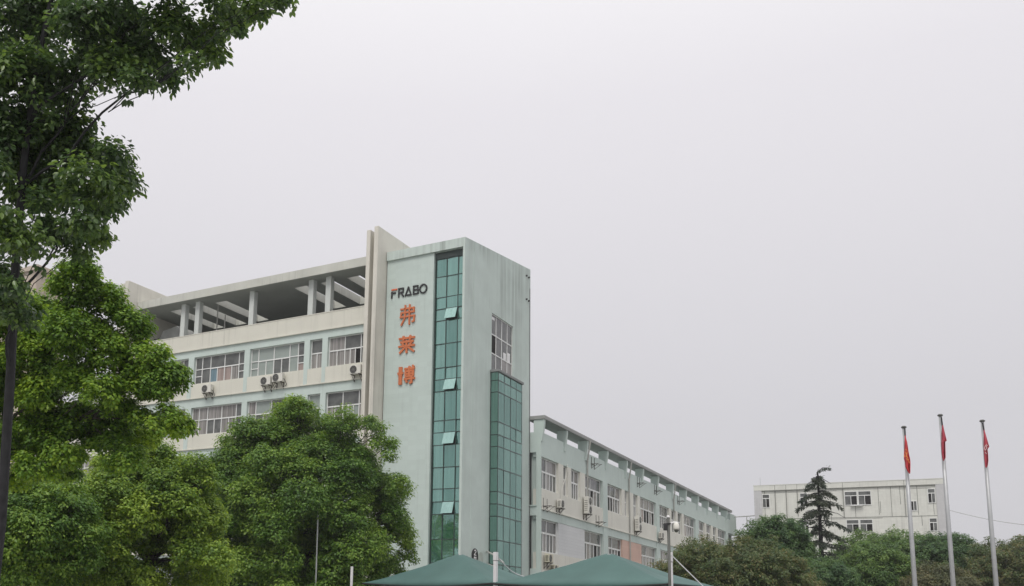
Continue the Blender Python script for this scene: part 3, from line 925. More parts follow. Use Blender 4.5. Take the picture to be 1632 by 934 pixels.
RZW = RZ + math.pi / 2
ac = make_ac(0.84, 0.6, 0.3, 1, 'plastic')
GA = 'air conditioners on the office block'
put(ac, B(-19.72, -0.05, 16.08), RZ, 'white air conditioner on its own below the window with a blue curtain', 'air conditioner', GA)
for u0, z0, lb in ((-14.5, 16.1, 'left unit of the touching pair of white air conditioners'), (-13.5, 16.22, 'right unit of the touching pair of white air conditioners, with looping hose'),
                   (-7.35, 16.1, 'white air conditioner tucked against the concrete fins of the tower')):
    put(copy_tree(ac), B(u0, -0.05, z0), RZ, lb, 'air conditioner', GA)
GW = 'air conditioners on the wing'
put(copy_tree(ac), on_wing(13.2, 0.02, 8.85), RZW, 'small air conditioner on the wing wall nearest the tower, upper floor', 'air conditioner', GW)
ac2 = make_ac(0.95, 1.3, 0.34, 2, 'plastic', False)
put(ac2, on_wing(18.7, 0.02, 9.0), RZW, 'tall double fan air conditioner beside the first drainpipe', 'air conditioner', GW)
put(copy_tree(ac2), on_wing(31.5, 0.02, 8.85), RZW, 'tall double fan air conditioner right of the drainpipe over pink cladding', 'air conditioner', GW)
put(copy_tree(ac), on_wing(38.7, 0.06, 8.8), RZW, 'air conditioner on the mint pier left of the camera pole', 'air conditioner', GW)
ac3 = make_ac(0.8, 0.58, 0.3, 1, 'plastic_old')
put(ac3, on_wing(10.9, 0.02, 5.0), RZW, 'yellowed air conditioner under the lower window, upper of two', 'air conditioner', GW)
put(copy_tree(ac3), on_wing(11.9, 0.02, 4.35), RZW, 'yellowed air conditioner under the lower window, lower and right of two', 'air conditioner', GW)


def make_bracket():
    r = empty('wall_bracket')
    k = MB()
    for x in (-0.33, 0.33):
        k.tube([(x, -0.03, -0.35), (x, -0.03, 0.55)], 0.02, 5)
    k.build('upright', M['rust'], r)
    k = MB()
    for x in (-0.33, 0.33):
        k.tube([(x, -0.03, 0.0), (x, -0.62, 0.02)], 0.019, 5); k.tube([(x, -0.03, -0.33), (x, -0.5, 0.0)], 0.015, 5)
    k.tube([(-0.45, -0.04, 0.0), (0.45, -0.04, 0.0)], 0.025, 5)
    k.build('arm', M['rust'], r)
    return r


wb = make_bracket()
for i, (a, z, lb) in enumerate(((10.9, 8.75, 'empty rusty bracket below the first upper window of the wing'),
                                (21.6, 8.7, 'empty rusty bracket low beside the first mint pier'),
                                (20.7, 13.05, 'empty rusty bracket under the eave, nearest the tower'),
                                (32.7, 13.15, 'empty rusty bracket under the eave beside the second drainpipe'),
                                (38.1, 13.15, 'empty rusty bracket under the eave above the second mint pier'),
                                (46.4, 13.15, 'empty rusty bracket under the eave, farthest from the tower'))):
    put(wb if i == 0 else copy_tree(wb), on_wing(a, 0.0, z), RZW, lb, 'bracket', 'empty brackets on the wing')
# hanging pipe down the window of the wing
p = MB(); p.tube([on_wing(15.1, .05, 12.2), on_wing(14.9, .12, 12.15), on_wing(14.5, .14, 11.2), on_wing(13.7, .12, 10.2), on_wing(13.55, .2, 9.5)], 0.02)
tag(p.build('hanging_hose', M['plastic']), 'pale hose hanging across the narrow upper window of the wing', 'hose')

# ------------------------------------------------------------------ white factory behind the trees
fb = tag(empty('white_factory', B(3.7, 70.77, 0), RZ), 'white tiled three storey block with dark seams behind the flagpoles', 'building')
FX = lambda a, d, z: (a - 3.7, 0.055 + d, z)
wl = MB(); wl.box(0, 19.64, 0.12, 12, 0, 17.1); wl.box(0.0, 19.64, 0.0, 12, 17.1, 17.68); wl.box(-.03, 19.67, -.03, 12, 17.682, 17.76)
wl.build('wall', M['far_wall'], fb)
for a, b in ((0.003, 0.88), (18.8, 19.637)):
    wl = MB(); wl.box(a, b, 0.02, 0.12, 0, 17.1); wl.build('corner_strip', M['far_wall_grey'], fb)
sm = MB()
for a, zt_, zb_ in ((4.88, 17.1, 13.9), (6.07, 17.7, 13.7), (7.29, 17.7, 12.5), (8.5, 17.7, 13.9), (11.0, 16.8, 13.6), (12.0, 16.6, 13), (13.34, 17.7, 13.7), (14.52, 15.0, 13.7), (16.9, 17.1, 13.9), (17.05, 15.4, 14.1),
                    (18.15, 17.1, 13.7), (19.05, 17.1, 15), (19.5, 17.7, 13.7), (20.72, 17.1, 13.8), (21.0, 13.7, 12.6), (22.2, 15.2, 13.8)):
    sm.box(a - 3.7 - .022, a - 3.7 + .022, 0.1 if zt_ <= 17.1 else -0.012, 0.125, zb_, min(zt_, 17.1))
    if zt_ > 17.1:
        sm.box(a - 3.7 - .02, a - 3.7 + .02, -0.008, 0.01, 17.1, 17.68)
sm.box(0.9, 18.8, -0.01, 0.125, 17.0, 17.098)
sm.box(0.9, 9.0, 0.107, 0.125, 16.76, 16.79); sm.box(15.2, 18.4, 0.107, 0.125, 16.7, 16.73)
sm.box(0.0, 19.64, 0.105, 0.125, 13.62, 13.68); sm.box(8.2, 13.5, 0.106, 0.125, 13.5, 13.54)
sm.build('seam', M['seam'], fb)
for z1, z0, lst in ((16.64, 15.04, ((4.62, 5.45, 2, 0), (8.76, 9.6, 2, 0), (13.46, 14.78, 2, 1), (14.86, 16.19, 2, 1), (21.71, 22.44, 2, 0))),
                    (13.4, 11.96, ((4.62, 5.45, 2, 0), (8.76, 9.6, 2, 0), (13.5, 14.8, 2, 1), (14.88, 16.19, 2, 1), (21.68, 22.44, 2, 0))),
                    (10.2, 8.7, ((4.62, 5.45, 2, 0), (8.76, 9.6, 2, 0), (13.5, 14.8, 2, 1), (14.88, 16.19, 2, 1), (21.68, 22.44, 2, 0)))):
    for i, (a, b, n, q) in enumerate(lst):
        window(fb, FX, a, b, z0, z1, [(1, 's2', [0, [0, 3, 0, 0, 3][i % 5], 3 if i != 4 else 0])], z1 - 0.48, 500 + i, t=0.06)
window(fb, FX, 20.03, 20.63, 14.24, 15.35, [(1, 'one', [3]), (1.2, 'one', [0])], 14.8, 530, t=0.06)
lg = MB(); lg.box(14.05 - 3.7, 15.3 - 3.7, -0.25, 0.1, 14.96, 15.06); lg.build('sill_tray', M['white_paint'], fb)
p = MB(); p.tube([B(4.4, 71.3, 17.7), B(4.4, 71.3, 18.75)], 0.025)
tag(p.build('roof_rod', M['steel']), 'thin rod standing on the left end of the white factory roof', 'rod')
p = MB(); p.tube([B(-0.4, 74.5, 14.35), B(3.8, 72.5, 14.3)], 0.06); p.tube([B(-0.2, 74.5, 14.0), B(-0.2, 74.5, 14.35)], 0.05); p.tube([B(2.4, 73, 13.0), B(2.4, 73, 14.35)], 0.05)
tag(p.build('pipe_rack', M['pvc']), 'grey pipe bridging the gap from the wing end to the white factory', 'pipe')

# ------------------------------------------------------------------ apartment tower far left
pc = at(60, 421, 125)
ap = tag(empty('apartment_tower', (pc[0], pc[1], 0), RZ), 'beige high rise glimpsed far behind the trees on the left', 'building')
ph = pc[2]
we = (hit(107, 445, pc, U) - pc) @ W
wl = MB(); wl.box(-16, 0, 0, we, 0, ph - 0.8); wl.box(-16.3, 0.3, -0.3, we + 0.3, ph - 0.8, ph - 0.2); wl.box(-16, 0, 0, we, ph - 0.2, ph)
wl.build('wall', M['beige'], ap)
pl_ = MB()
nb = max(3, int(we / 3.3)); st = we / nb
for k in range(nb + 1):
    pl_.box(0, 0.22, min(k * st, we - 0.5), min(k * st, we - 0.5) + 0.5, 0, ph - 3.2)
pl_.build('pilaster', M['beige'], ap)
for k in range(nb):
    for f in range(3, 14):
        z0 = f * 3.0 + 0.9
        if z0 + 2 < ph - 1:
            window(ap, lambda a, d, z: (0.1 - d, a, z), k * st + 0.9, k * st + 2.2, z0, z0 + 1.7, [(1, 'one', [3 if (k + f) % 3 else 0]), (1, 'one', [0])], z0 + 1, 700 + k * 20 + f, frame=M['frame'], t=0.08)


# ------------------------------------------------------------------ vegetation
def leaf_mesh(name, pos, nrm, axis, length, width, tint, mat, parent, rich=False):
    """one mesh of separate leaves: pos, nrm, axis (n,3), length (n,)"""
    n = len(pos)
    side = np.cross(nrm, axis)
    side /= np.linalg.norm(side, axis=1)[:, None] + 1e-9
    nr = np.cross(axis, side)
    L_ = length[:, None]; Wd = L_ * width
    if rich:
        cu = 0.10 * L_
        v = np.stack([pos, pos + axis * L_ * .3 + side * Wd * .42 + nr * cu * .6, pos + axis * L_ * .65 + side * Wd * .40 + nr * cu * .5,
                      pos + axis * L_ - nr * cu, pos + axis * L_ * .65 - side * Wd * .40 + nr * cu * .5, pos + axis * L_ * .3 - side * Wd * .42 + nr * cu * .6], 1)
        nv = 6
        fq = np.array([[0, 1, 2, 3], [0, 3, 4, 5]])
    else:
        cu = 0.12 * L_
        v = np.stack([pos, pos + axis * L_ * .5 + side * Wd * .5, pos + axis * L_ - nr * cu, pos + axis * L_ * .5 - side * Wd * .5], 1)
        nv = 4
        fq = np.array([[0, 1, 2, 3]])
    v = v.reshape(-1, 3)
    nf = len(fq)
    idx = (np.arange(n)[:, None, None] * nv + fq[None]).reshape(-1)
    me = bpy.data.meshes.new(name)
    me.vertices.add(n * nv); me.vertices.foreach_set('co', v.astype(np.float32).ravel())
    me.loops.add(n * nf * 4); me.loops.foreach_set('vertex_index', idx.astype(np.int32))
    me.polygons.add(n * nf)
    me.polygons.foreach_set('loop_start', np.arange(n * nf, dtype=np.int32) * 4)
    me.polygons.foreach_set('loop_total', np.full(n * nf, 4, dtype=np.int32))
    a = me.attributes.new('tint', 'FLOAT', 'POINT')
    a.data.foreach_set('value', np.repeat(tint, nv).astype(np.float32))
    me.materials.append(mat)
    me.update(calc_edges=True)
    o = bpy.data.objects.new(name, me)
    COL.objects.link(o)
    o.parent = parent
    return o


def unit(v):
    return v / (np.linalg.norm(v, axis=-1, keepdims=True) + 1e-9)


def leaves_from_clumps(rng, cl, outd, crad, per, ll, droop=0.35, spread=0.7, tint_c=None):
    """cl (n,3) clump centres, outd (n,3) outward directions"""
    n = len(cl)
    c = np.repeat(cl, per, 0); o = np.repeat(outd, per, 0)
    r = unit(rng.normal(size=(n * per, 3))) * (rng.random((n * per, 1)) ** 0.45)
    rad = np.repeat(crad if np.ndim(crad) else np.full(n, crad), per)[:, None]
    off = r * rad * np.array([1, 1, 0.72])
    pos = c + off
    nrm = unit(0.5 * unit(off) + 0.3 * o + np.array([0, 0, 0.85]) + rng.normal(size=pos.shape) * spread * 0.42)
    ax = unit(off) * 0.7 + rng.normal(size=pos.shape) * 0.55 + np.array([0, 0, -droop])
    ax = ax - nrm * np.sum(ax * nrm, 1, keepdims=True)
    ax = unit(ax)
    length = ll * rng.uniform(0.7, 1.25, n * per)
    tc_ = rng.random(n) if tint_c is None else tint_c
    return pos, nrm, ax, length, np.clip(np.repeat(tc_, per) + rng.normal(size=n * per) * 0.08, 0, 1)


def limb(mb, p, q, r0, r1, rng, seg=6, n=5, sag=0.12):
    p, q = np.asarray(p, float), np.asarray(q, float)
    L_ = np.linalg.norm(q - p)
    pts, rs = [], []
    for i in range(n + 1):
        t = i / n
        x = p + (q - p) * t + np.array([0, 0, sag * L_ * math.sin(math.pi * t)]) + (rng.normal(size=3) * 0.025 * L_ if 0 < i < n else 0)
        pts.append(x); rs.append(r0 + (r1 - r0) * t)
    mb.tube(pts, rs, seg)


def tree(name, label, base, lobes, mat, seed, trunk_r, fork, clumps=30, crad=0.32, per=26, ll=0.08, group=None, cat='tree',
         bark='bark', width=0.5, rich=False, droop=0.35, core=0.25, limbs=True, tint=(0.0, 1.0), spread=0.7, fill=0.0, trunk_pts=None, limb_r=0.3):
    """lobes: (centre, radius) in world space. base (x,y)"""
    rng = np.random.default_rng(seed)
    root = tag(empty(name, (base[0], base[1], 0)), label, cat, group)
    loc = np.array([base[0], base[1], 0.0])
    lob = [(np.asarray(c, float) - loc, float(r)) for c, r in lobes]
    mid = np.mean([c for c, r in lob], 0)
    allc, allo, allr, allt = [], [], [], []
    for c, r in lob:
        k = max(6, int(clumps * (r / np.mean([q for _, q in lob])) ** 2))
        d = unit(rng.normal(size=(k * 3, 3)))
        out_ = unit(c - mid + np.array([0, 0, 0.25]) * r)
        keep = (d @ out_ > -0.35) & (d[:, 2] > -0.75)
        d = d[keep][:k]
        rr = r * rng.uniform(1 - core * 1.6, 1.0, (len(d), 1)) * np.array([1, 1, 0.88])
        pts = c + d * rr
        allc.append(pts); allo.append(unit(d + 0.5 * out_)); allr.append(np.full(len(d), crad) * rng.uniform(0.7, 1.25, len(d)))
        base_t = rng.uniform(*tint)
        allt.append(np.clip(0.55 * base_t + 0.45 * rng.random(len(d)), 0, 1))
        if fill:
            kf = int(k * fill)
            d2 = unit(rng.normal(size=(kf, 3)))
            allc.append(c * 0.75 + mid * 0.25 + d2 * r * rng.uniform(0, 0.7, (kf, 1))); allo.append(d2)
            allr.append(np.full(kf, crad * 1.1)); allt.append(rng.random(kf) * 0.6)
    cl, od, cr, tn = np.concatenate(allc), np.concatenate(allo), np.concatenate(allr), np.concatenate(allt)
    pos, nrm, ax, ln, ti = leaves_from_clumps(rng, cl, od, cr, per, ll, droop, spread, tn)
    leaf_mesh('crown', pos, nrm, ax, ln, width, ti, mat, root, rich)
    tb = MB()
    f = np.asarray(fork, float) - loc
    if trunk_pts is None:
        limb(tb, (0, 0, 0), f, trunk_r, trunk_r * 0.72, rng, 10, 6, 0.0)
    else:
        pp = [np.asarray(p) - loc for p, _ in trunk_pts]
        tb.tube(pp, [r for _, r in trunk_pts], 10)
    if limbs:
        # a few main limbs, each carrying the boughs of the lobes that lie its way
        cs = np.array([c for c, _ in lob])
        if trunk_pts is None:
            starts = np.repeat(f[None], len(cs), 0)
        else:
            pp = np.array([np.asarray(p) - loc for p, _ in trunk_pts])
            pp = np.concatenate([pp[:-1] * (1 - t) + pp[1:] * t for t in np.linspace(0, 1, 8, endpoint=False)])
            starts = np.array([pp[np.argmin(np.abs(c[2] - pp[:, 2] - 0.45 * np.linalg.norm(c[:2] - pp[:, :2], axis=1) - 0.15))] for c in cs])
        k = max(3, len(cs) // 8)
        cen = cs[rng.choice(len(cs), k, replace=False)].copy()
        for _ in range(6):
            own = np.argmin(np.linalg.norm(cs[:, None] - cen[None], axis=2), 1)
            for q in range(k):
                if np.any(own == q):
                    cen[q] = cs[own == q].mean(0)
        for q in range(k):
            mem = np.where(own == q)[0]
            if not len(mem):
                continue
            s0 = starts[mem].mean(0) if trunk_pts is None else starts[mem[np.argmin(starts[mem][:, 2])]]
            e0 = s0 + (cen[q] - s0) * 0.72
            limb(tb, s0, e0, trunk_r * limb_r * 1.5, trunk_r * limb_r * 0.6, rng, 7, 7, 0.07)
            for m_ in mem:
                t0 = rng.uniform(0.45, 1.0)
                p0 = s0 + (e0 - s0) * t0 + np.array([0, 0, 0.07 * np.linalg.norm(e0 - s0) * math.sin(math.pi * t0)])
                c, r = lob[m_]
                limb(tb, p0, p0 + (c - p0) * 0.95, trunk_r * limb_r * 0.5, trunk_r * 0.06, rng, 5, 5, 0.05)
                for _ in range(3):
                    tt = rng.uniform(.5, .9)
                    limb(tb, p0 + (c - p0) * tt, c + unit(rng.normal(size=3)) * r * 0.75, trunk_r * limb_r * 0.22, trunk_r * 0.03, rng, 4, 3, 0.03)
    tb.build('trunk', M[bark], root, smooth=True)
    return root


def dome(px, py, d, rx, rz, n, lr, seed, ry=None, cut=-0.45, inner=0.25, jit=0.16, depth_shift=0.0):
    """lobes on a dome centred on what the photo shows at (px, py), radii given in photo pixels there"""
    rng = np.random.default_rng(seed)
    c = at(px, py, d) + np.array([0, depth_shift, 0])
    s = d / FPX
    RX, RZ_, RY = rx * s, rz * s, (ry or rx) * s
    res = []
    for i in range(n):
        z = 1 - (i + 0.5) * (1 - cut) / n
        a = i * 2.39996 + rng.uniform(-.3, .3)
        h = math.sqrt(max(0, 1 - z * z))
        r = lr * s * rng.uniform(0.72, 1.28)
        k = rng.uniform(1 - jit, 1 + jit * 0.5)
        p = c + np.array([h * math.cos(a) * max(RX - r, 0.1), h * math.sin(a) * max(RY - r, 0.1), z * max(RZ_ - r, 0.1)]) * k
        res.append((p, r))
    for i in range(int(n * inner)):
        dv = unit(rng.normal(size=3)) * rng.uniform(0.15, 0.55)
        res.append((c + dv * np.array([RX, RY, RZ_ * 0.8]), lr * s * 1.1))
    return res


def px_lobes(lst, d, seed, dj):
    rng = np.random.default_rng(seed)
    res = []
    for q in lst:
        dd = d + (q[3] if len(q) > 3 else 0) + rng.uniform(-dj, dj)
        res.append((at(q[0], q[1], dd), q[2] * dd / FPX))
    return res


def gxy(px, d):
    p = at(px, 900, d)
    return (p[0], p[1])


def proj(P):
    c = MC @ (np.asarray(P) - EYE)
    return FPX * c[0] / c[2] + CXP, FPX * c[1] / c[2] + CYP, c[2]


def gaps(lobes, lst, dmax, keep_out=0.8):
    gr = random.Random(4)
    # leaves openings in the near side of a crown, where its limbs show
    res = []
    for c, r in lobes:
        x, y, d = proj(c)
        if d < dmax and gr.random() < keep_out and any(((x - gx) / rx) ** 2 + ((y - gy) / ry) ** 2 < 1 for gx, gy, rx, ry in lst):
            continue
        res.append((c, r))
    return res


# big camphor in front of the office block
lobes = dome(477, 852, 41, 178, 214, 90, 36, 11, cut=-0.6)
lobes += px_lobes([(462, 652, 24), (448, 672, 26), (480, 676, 28), (590, 684, 26), (545, 670, 28), (400, 694, 24), (375, 712, 26), (610, 715, 26), (630, 775, 26), (638, 840, 22), (644, 885, 18), (340, 760, 30), (330, 830, 28)], 41, 5, 1.2)
lobes = gaps(lobes, [(470, 800, 62, 40), (540, 840, 40, 24), (400, 850, 26, 20)], 43.5)
tree('camphor_tree', 'large dark green round camphor tree in front of the office block and tower', gxy(490, 41.5), lobes, LEAF_DEEP, 21, 0.26, at(488, 862, 41.5),
     clumps=44, crad=0.34, per=66, ll=0.12, width=0.62, group='trees in front of the office block', fill=0.15)
# yellow green tree left of it
lobes = dome(222, 838, 30, 134, 134, 54, 38, 31, cut=-0.95)
lobes += px_lobes([(250, 725, 30), (300, 745, 30), (170, 745, 30), (320, 760, 28), (300, 860, 36), (322, 912, 40), (268, 928, 36), (185, 925, 36), (330, 820, 30), (118, 905, 38), (345, 890, 30), (140, 930, 34), (225, 945, 30)], 30, 6, 1.0)
lobes = gaps(lobes, [(225, 862, 36, 30), (150, 800, 20, 20), (270, 905, 30, 16)], 32)
tree('camphor_tree', 'yellow green tree between the dark round camphor and the left edge', gxy(232, 30.5), lobes, LEAF_LIME, 33, 0.2, at(240, 900, 30.5),
     clumps=42, crad=0.27, per=62, ll=0.105, width=0.62, group='trees in front of the office block', fill=0.1)
# darker low tree bottom left
lobes = dome(55, 850, 27, 130, 112, 48, 36, 41, cut=-0.95)
tree('camphor_tree', 'shaded dark green tree in the lower left corner beside the black trunk', gxy(50, 27.5), lobes, LEAF_DEEP, 43, 0.2, at(60, 905, 27.5),
     clumps=40, crad=0.25, per=60, ll=0.1, width=0.62, group='trees in front of the office block', fill=0.1)
# bright middle tree at left
spec = [(120, 455, 42), (70, 502, 38), (60, 742, 34), (20, 760, 30), (110, 750, 22), (165, 482, 40), (25, 500, 46), (205, 520, 36), (110, 530, 46), (50, 560, 48), (165, 560, 42), (235, 572, 34), (272, 600, 28), (250, 612, 30),
        (20, 620, 44), (70, 628, 40), (215, 610, 34), (120, 665, 40), (60, 690, 40), (170, 690, 40), (225, 690, 34), (262, 672, 30), (100, 720, 34), (200, 730, 32), (160, 622, 30), (120, 600, 30), (190, 650, 28), (285, 680, 22),
        (-40, 480, 50), (-50, 570, 50), (-60, 660, 50), (-30, 720, 40), (130, 430, 24), (100, 600, 26, 1.2), (30, 700, 40, 1.0)]
lobes = gaps(px_lobes(spec, 18, 8, 0.9), [(84, 590, 13, 18), (150, 742, 22, 16)], 99)
tree('broadleaf_tree', 'bright green broad tree on the left rising in front of the roof terrace end', gxy(-20, 18.6), lobes, LEAF_BRIGHT, 53, 0.15, at(10, 720, 18.4),
     clumps=58, crad=0.165, per=52, ll=0.078, group=None, limb_r=0.2, width=0.66, fill=0.3)
# near overhanging tree, dark against the sky
spec = [(55, 40, 60), (140, 40, 55), (30, 120, 60), (100, 130, 48), (30, 210, 62), (110, 225, 55), (122, 205, 36), (60, 290, 62), (140, 290, 42), (182, 285, 22), (95, 360, 40), (35, 370, 50), (130, 350, 34),
        (8, 430, 34), (8, 480, 30, -0.7), (32, 500, 22, -0.7), (20, 455, 24, -0.7), (195, 40, 40), (185, 105, 34), (205, 75, 36), (165, 118, 24), (212, 112, 24), (188, 258, 28), (196, 290, 24), (172, 322, 28), (150, 372, 26), (122, 396, 20), (235, 90, 34), (260, 120, 24), (220, 130, 22), (275, 50, 40), (320, 55, 36), (335, 85, 22), (365, 30, 32), (400, 10, 26), (440, 0, 22), (300, 100, 16),
        (100, -50, 60), (220, -50, 60), (320, -50, 55), (410, -50, 45), (-50, 60, 70), (-60, 180, 70), (-60, 300, 70), (-40, 400, 50), (70, 200, 45, 0.8), (150, 90, 30, 0.6), (175, 250, 24), (160, 330, 18)]
lobes = px_lobes(spec, 12, 9, 0.7)
tp = [(np.array([*gxy(-40, 12.2), 0.0]), 0.085), (at(-12, 950, 12.2), 0.075), (at(2, 830, 12.2), 0.068), (at(16, 610, 12.2), 0.062), (at(25, 420, 12.2), 0.056), (at(38, 260, 12.2), 0.05),
      (at(58, 110, 12.2), 0.042), (at(90, -40, 12.3), 0.03), (at(140, -130, 12.3), 0.015)]
tree('overhanging_tree', 'near dark leaved tree on a slim black trunk overhanging the top left corner', gxy(-40, 12.2), lobes, LEAF_NEAR, 63, 0.06, at(38, 260, 12.2),
     clumps=34, crad=0.155, per=23, ll=0.086, bark='bark_dark', rich=True, width=0.62, droop=0.75, trunk_pts=tp, core=0.4, limb_r=0.25, spread=1.1, fill=0.12)
# right hand trees
GR = 'trees before the white factory'
lobes = dome(1168, 935, 50, 134, 90, 44, 32, 71, cut=-0.4)
tree('bushy_tree', 'wide olive brown tree at the end of the wing right of the camera pole', gxy(1170, 50), lobes, LEAF_OLIVE, 73, 0.18, at(1170, 960, 50), clumps=34, crad=0.29, per=48, ll=0.143, group=GR, fill=0.2)
lobes = dome(1236, 890, 58, 66, 76, 24, 30, 75, cut=-0.7) + px_lobes([(1222, 838, 18), (1250, 842, 17), (1195, 870, 16)], 58, 3, .5)
tree('bushy_tree', 'dense deep green tree left of the cedar', gxy(1236, 58), lobes, LEAF_DARK, 77, 0.2, at(1236, 960, 58), clumps=34, crad=0.30, per=51, ll=0.152, group=GR, fill=0.3)
lobes = dome(1396, 926, 54, 66, 70, 26, 30, 81, cut=-0.4)
tree('bushy_tree', 'round mid green tree in front, between the cedar and the flagpoles', gxy(1396, 54), lobes, LEAF_ROUND, 83, 0.18, at(1396, 965, 54), clumps=34, crad=0.29, per=51, ll=0.143, group=GR, fill=0.3)
lobes = dome(1420, 902, 68, 98, 70, 26, 32, 85, cut=-0.4)
tree('bushy_tree', 'broad green tree directly below the white factory windows', gxy(1420, 68), lobes, LEAF_ROUND, 87, 0.2, at(1420, 960, 68), clumps=30, crad=0.34, per=51, ll=0.172, group=GR, fill=0.3)
lobes = dome(1512, 904, 64, 70, 62, 24, 26, 89, cut=-0.4)
tree('bushy_tree', 'grey green tree right of the white factory corner behind the middle flagpole', gxy(1515, 64), lobes, LEAF_DARK, 91, 0.18, at(1515, 965, 64), clumps=30, crad=0.32, per=51, ll=0.162, group=GR, fill=0.3)
lobes = dome(1616, 922, 60, 86, 76, 28, 30, 93, cut=-0.4)
tree('bushy_tree', 'olive tree at the right edge behind the last flagpole', gxy(1620, 60), lobes, LEAF_OLIVE, 95, 0.18, at(1620, 975, 60), clumps=30, crad=0.32, per=51, ll=0.152, group=GR, fill=0.3)
lobes = dome(1500, 950, 50, 62, 58, 26, 22, 97, cut=-0.3)
tree('bushy_tree', 'low brownish tree in front at the feet of the flagpoles', gxy(1500, 50), lobes, LEAF_BROWN, 99, 0.15, at(1500, 980, 50), clumps=32, crad=0.27, per=48, ll=0.133, group=GR, fill=0.3)
lobes = dome(1308, 930, 52, 62, 44, 26, 22, 101, cut=-0.3)
tree('bushy_tree', 'low green tree below the cedar', gxy(1308, 52), lobes, LEAF_DARK, 103, 0.15, at(1308, 975, 52), clumps=32, crad=0.27, per=48, ll=0.133, group=GR, fill=0.3)

lobes = dome(1146, 912, 57.5, 46, 50, 22, 20, 105, cut=-0.8)  # added tree, placed so the bay glass mirrors something dark low down
tree('bushy_tree', 'dark tree added behind the wide olive brown tree for the bay glass to mirror', gxy(1146, 57.5), lobes, LEAF_DARK, 106, 0.16, at(1146, 960, 57.5), clumps=26, crad=0.32, per=39, ll=0.145, group=GR, fill=0.3)
rng0 = np.random.default_rng(77)
for k, (x, y, h) in enumerate(((-34, 33, 12.5), (-40, 24, 13.5), (-31, 20, 11), (-46, 31, 12), (-38, 14, 13))):
    lobes = []
    for i in range(24):
        d_ = unit(rng0.normal(size=3)); lobes.append((np.array([x, y, h * .62]) + d_ * np.array([3.6, 3.6, h * .3]), 1.5))
    tree('roadside_tree', 'leafy roadside tree outside the left of the view, mirrored low in the green glass', (x, y), lobes, LEAF_DEEP, 300 + k, 0.22, (x, y, h * .45), clumps=26, crad=0.6, per=16, ll=0.3, group='trees mirrored in the glass', limbs=False)
# cedar
rng = np.random.default_rng(5)
cb = at(1310, 900, 62); ct = at(1303, 752, 62)
ced = tag(empty('cedar_tree', (cb[0], cb[1], 0)), 'thin dark cedar with drooping tiers in front of the white factory', 'tree')
loc = np.array([cb[0], cb[1], 0.0])
H_ = ct[2]
tb = MB()
lean = np.array([ct[0] - cb[0], ct[1] - cb[1]])
axis_at = lambda z: np.array([lean[0] * max(0, (z - cb[2]) / (ct[2] - cb[2])), lean[1] * max(0, (z - cb[2]) / (ct[2] - cb[2])), z])
tb.tube([axis_at(0), axis_at(H_ * .3), axis_at(H_ * .6), axis_at(H_ * .85), axis_at(H_), axis_at(H_) + np.array([.35, 0, .28]), axis_at(H_) + np.array([.8, 0, .3])], [.24, .2, .14, .08, .045, .03, .012], 8)
P_, N_, A_, LN_, T_ = [], [], [], [], []
tiers = [(0.98, .5), (0.94, 0.95), (.885, 1.2), (.835, 1.5), (.775, 1.75), (.715, 1.6), (.665, 2.2), (.60, 2.6), (.535, 2.9), (.47, 3.0), (.40, 3.1), (.33, 2.9)]
for fz, rad in tiers:
    nbr = rng.integers(4, 7)
    a0 = rng.uniform(0, 6.28)
    for k in range(nbr):
        a = a0 + k * 6.283 / nbr + rng.uniform(-.3, .3)
        L_ = rad * rng.uniform(0.5, 1.25)
        z0 = H_ * fz + rng.uniform(-.18, .18)
        p0 = axis_at(z0)
        dirv = np.array([math.cos(a), math.sin(a), 0])
        pts = []
        for t in np.linspace(0, 1, 8):
            pts.append(p0 + dirv * L_ * t + np.array([0, 0, L_ * (0.12 * t - 0.42 * t ** 2.2)]) + rng.normal(size=3) * 0.03)
        tb.tube(pts, list(np.linspace(.045, .008, 8)), 4)
        if rng.random() < 0.15: continue
        nl = int(185 * L_)
        t = rng.uniform(0.12, 1.0, nl)
        pa = np.array(pts)
        ix = np.clip((t * 7).astype(int), 0, 6); fr = (t * 7 - ix)[:, None]
        q = pa[ix] * (1 - fr) + pa[ix + 1] * fr
        sd2 = np.array([-dirv[1], dirv[0], 0])
        lat = rng.normal(size=(nl, 1)) * 0.17 * (1.15 - t[:, None])
        q = q + sd2 * lat + np.array([0, 0, -1]) * (np.abs(lat) * .4 + rng.random((nl, 1)) * .16)
        P_.append(q)
        N_.append(unit(np.array([0, 0, .6]) + rng.normal(size=(nl, 3)) * .6))
        A_.append(unit(sd2 * np.sign(lat) * .5 + dirv * .5 + np.array([0, 0, -.65]) + rng.normal(size=(nl, 3)) * .3))
        LN_.append(rng.uniform(.12, .26, nl)); T_.append(np.full(nl, rng.random()))
q = np.array([axis_at(H_) + np.array([.9 * s_, 0, .28 * math.sin(s_ * 2.2)]) for s_ in np.linspace(0, 1, 150)]) + rng.normal(size=(150, 3)) * .05
P_.append(q); N_.append(unit(rng.normal(size=(150, 3)))); A_.append(unit(np.array([.2, 0, -.8]) + rng.normal(size=(150, 3)) * .3)); LN_.append(rng.uniform(.1, .22, 150)); T_.append(np.full(150, .3))
P_, N_, A_ = np.concatenate(P_), np.concatenate(N_), np.concatenate(A_)
A_ = unit(A_ - N_ * np.sum(A_ * N_, 1, keepdims=True))
leaf_mesh('crown', P_, N_, A_, np.concatenate(LN_), 0.3, np.concatenate(T_), NEEDLE, ced)
tb.build('trunk', M['bark_dark'], ced, smooth=True)

# ------------------------------------------------------------------ green tensile shelters
GT = 'green shelters in front of the tower'
PA, PB, PC_ = np.array([-0.35, 35.95]), np.array([3.92, 31.05]), np.array([8.35, 26.6])
ROW = unit(PC_ - PA); BACK = np.array([-ROW[1], ROW[0]])
if BACK[1] < 0: BACK = -BACK
ZE = 2.6
rrow = math.atan2(ROW[1], ROW[0])


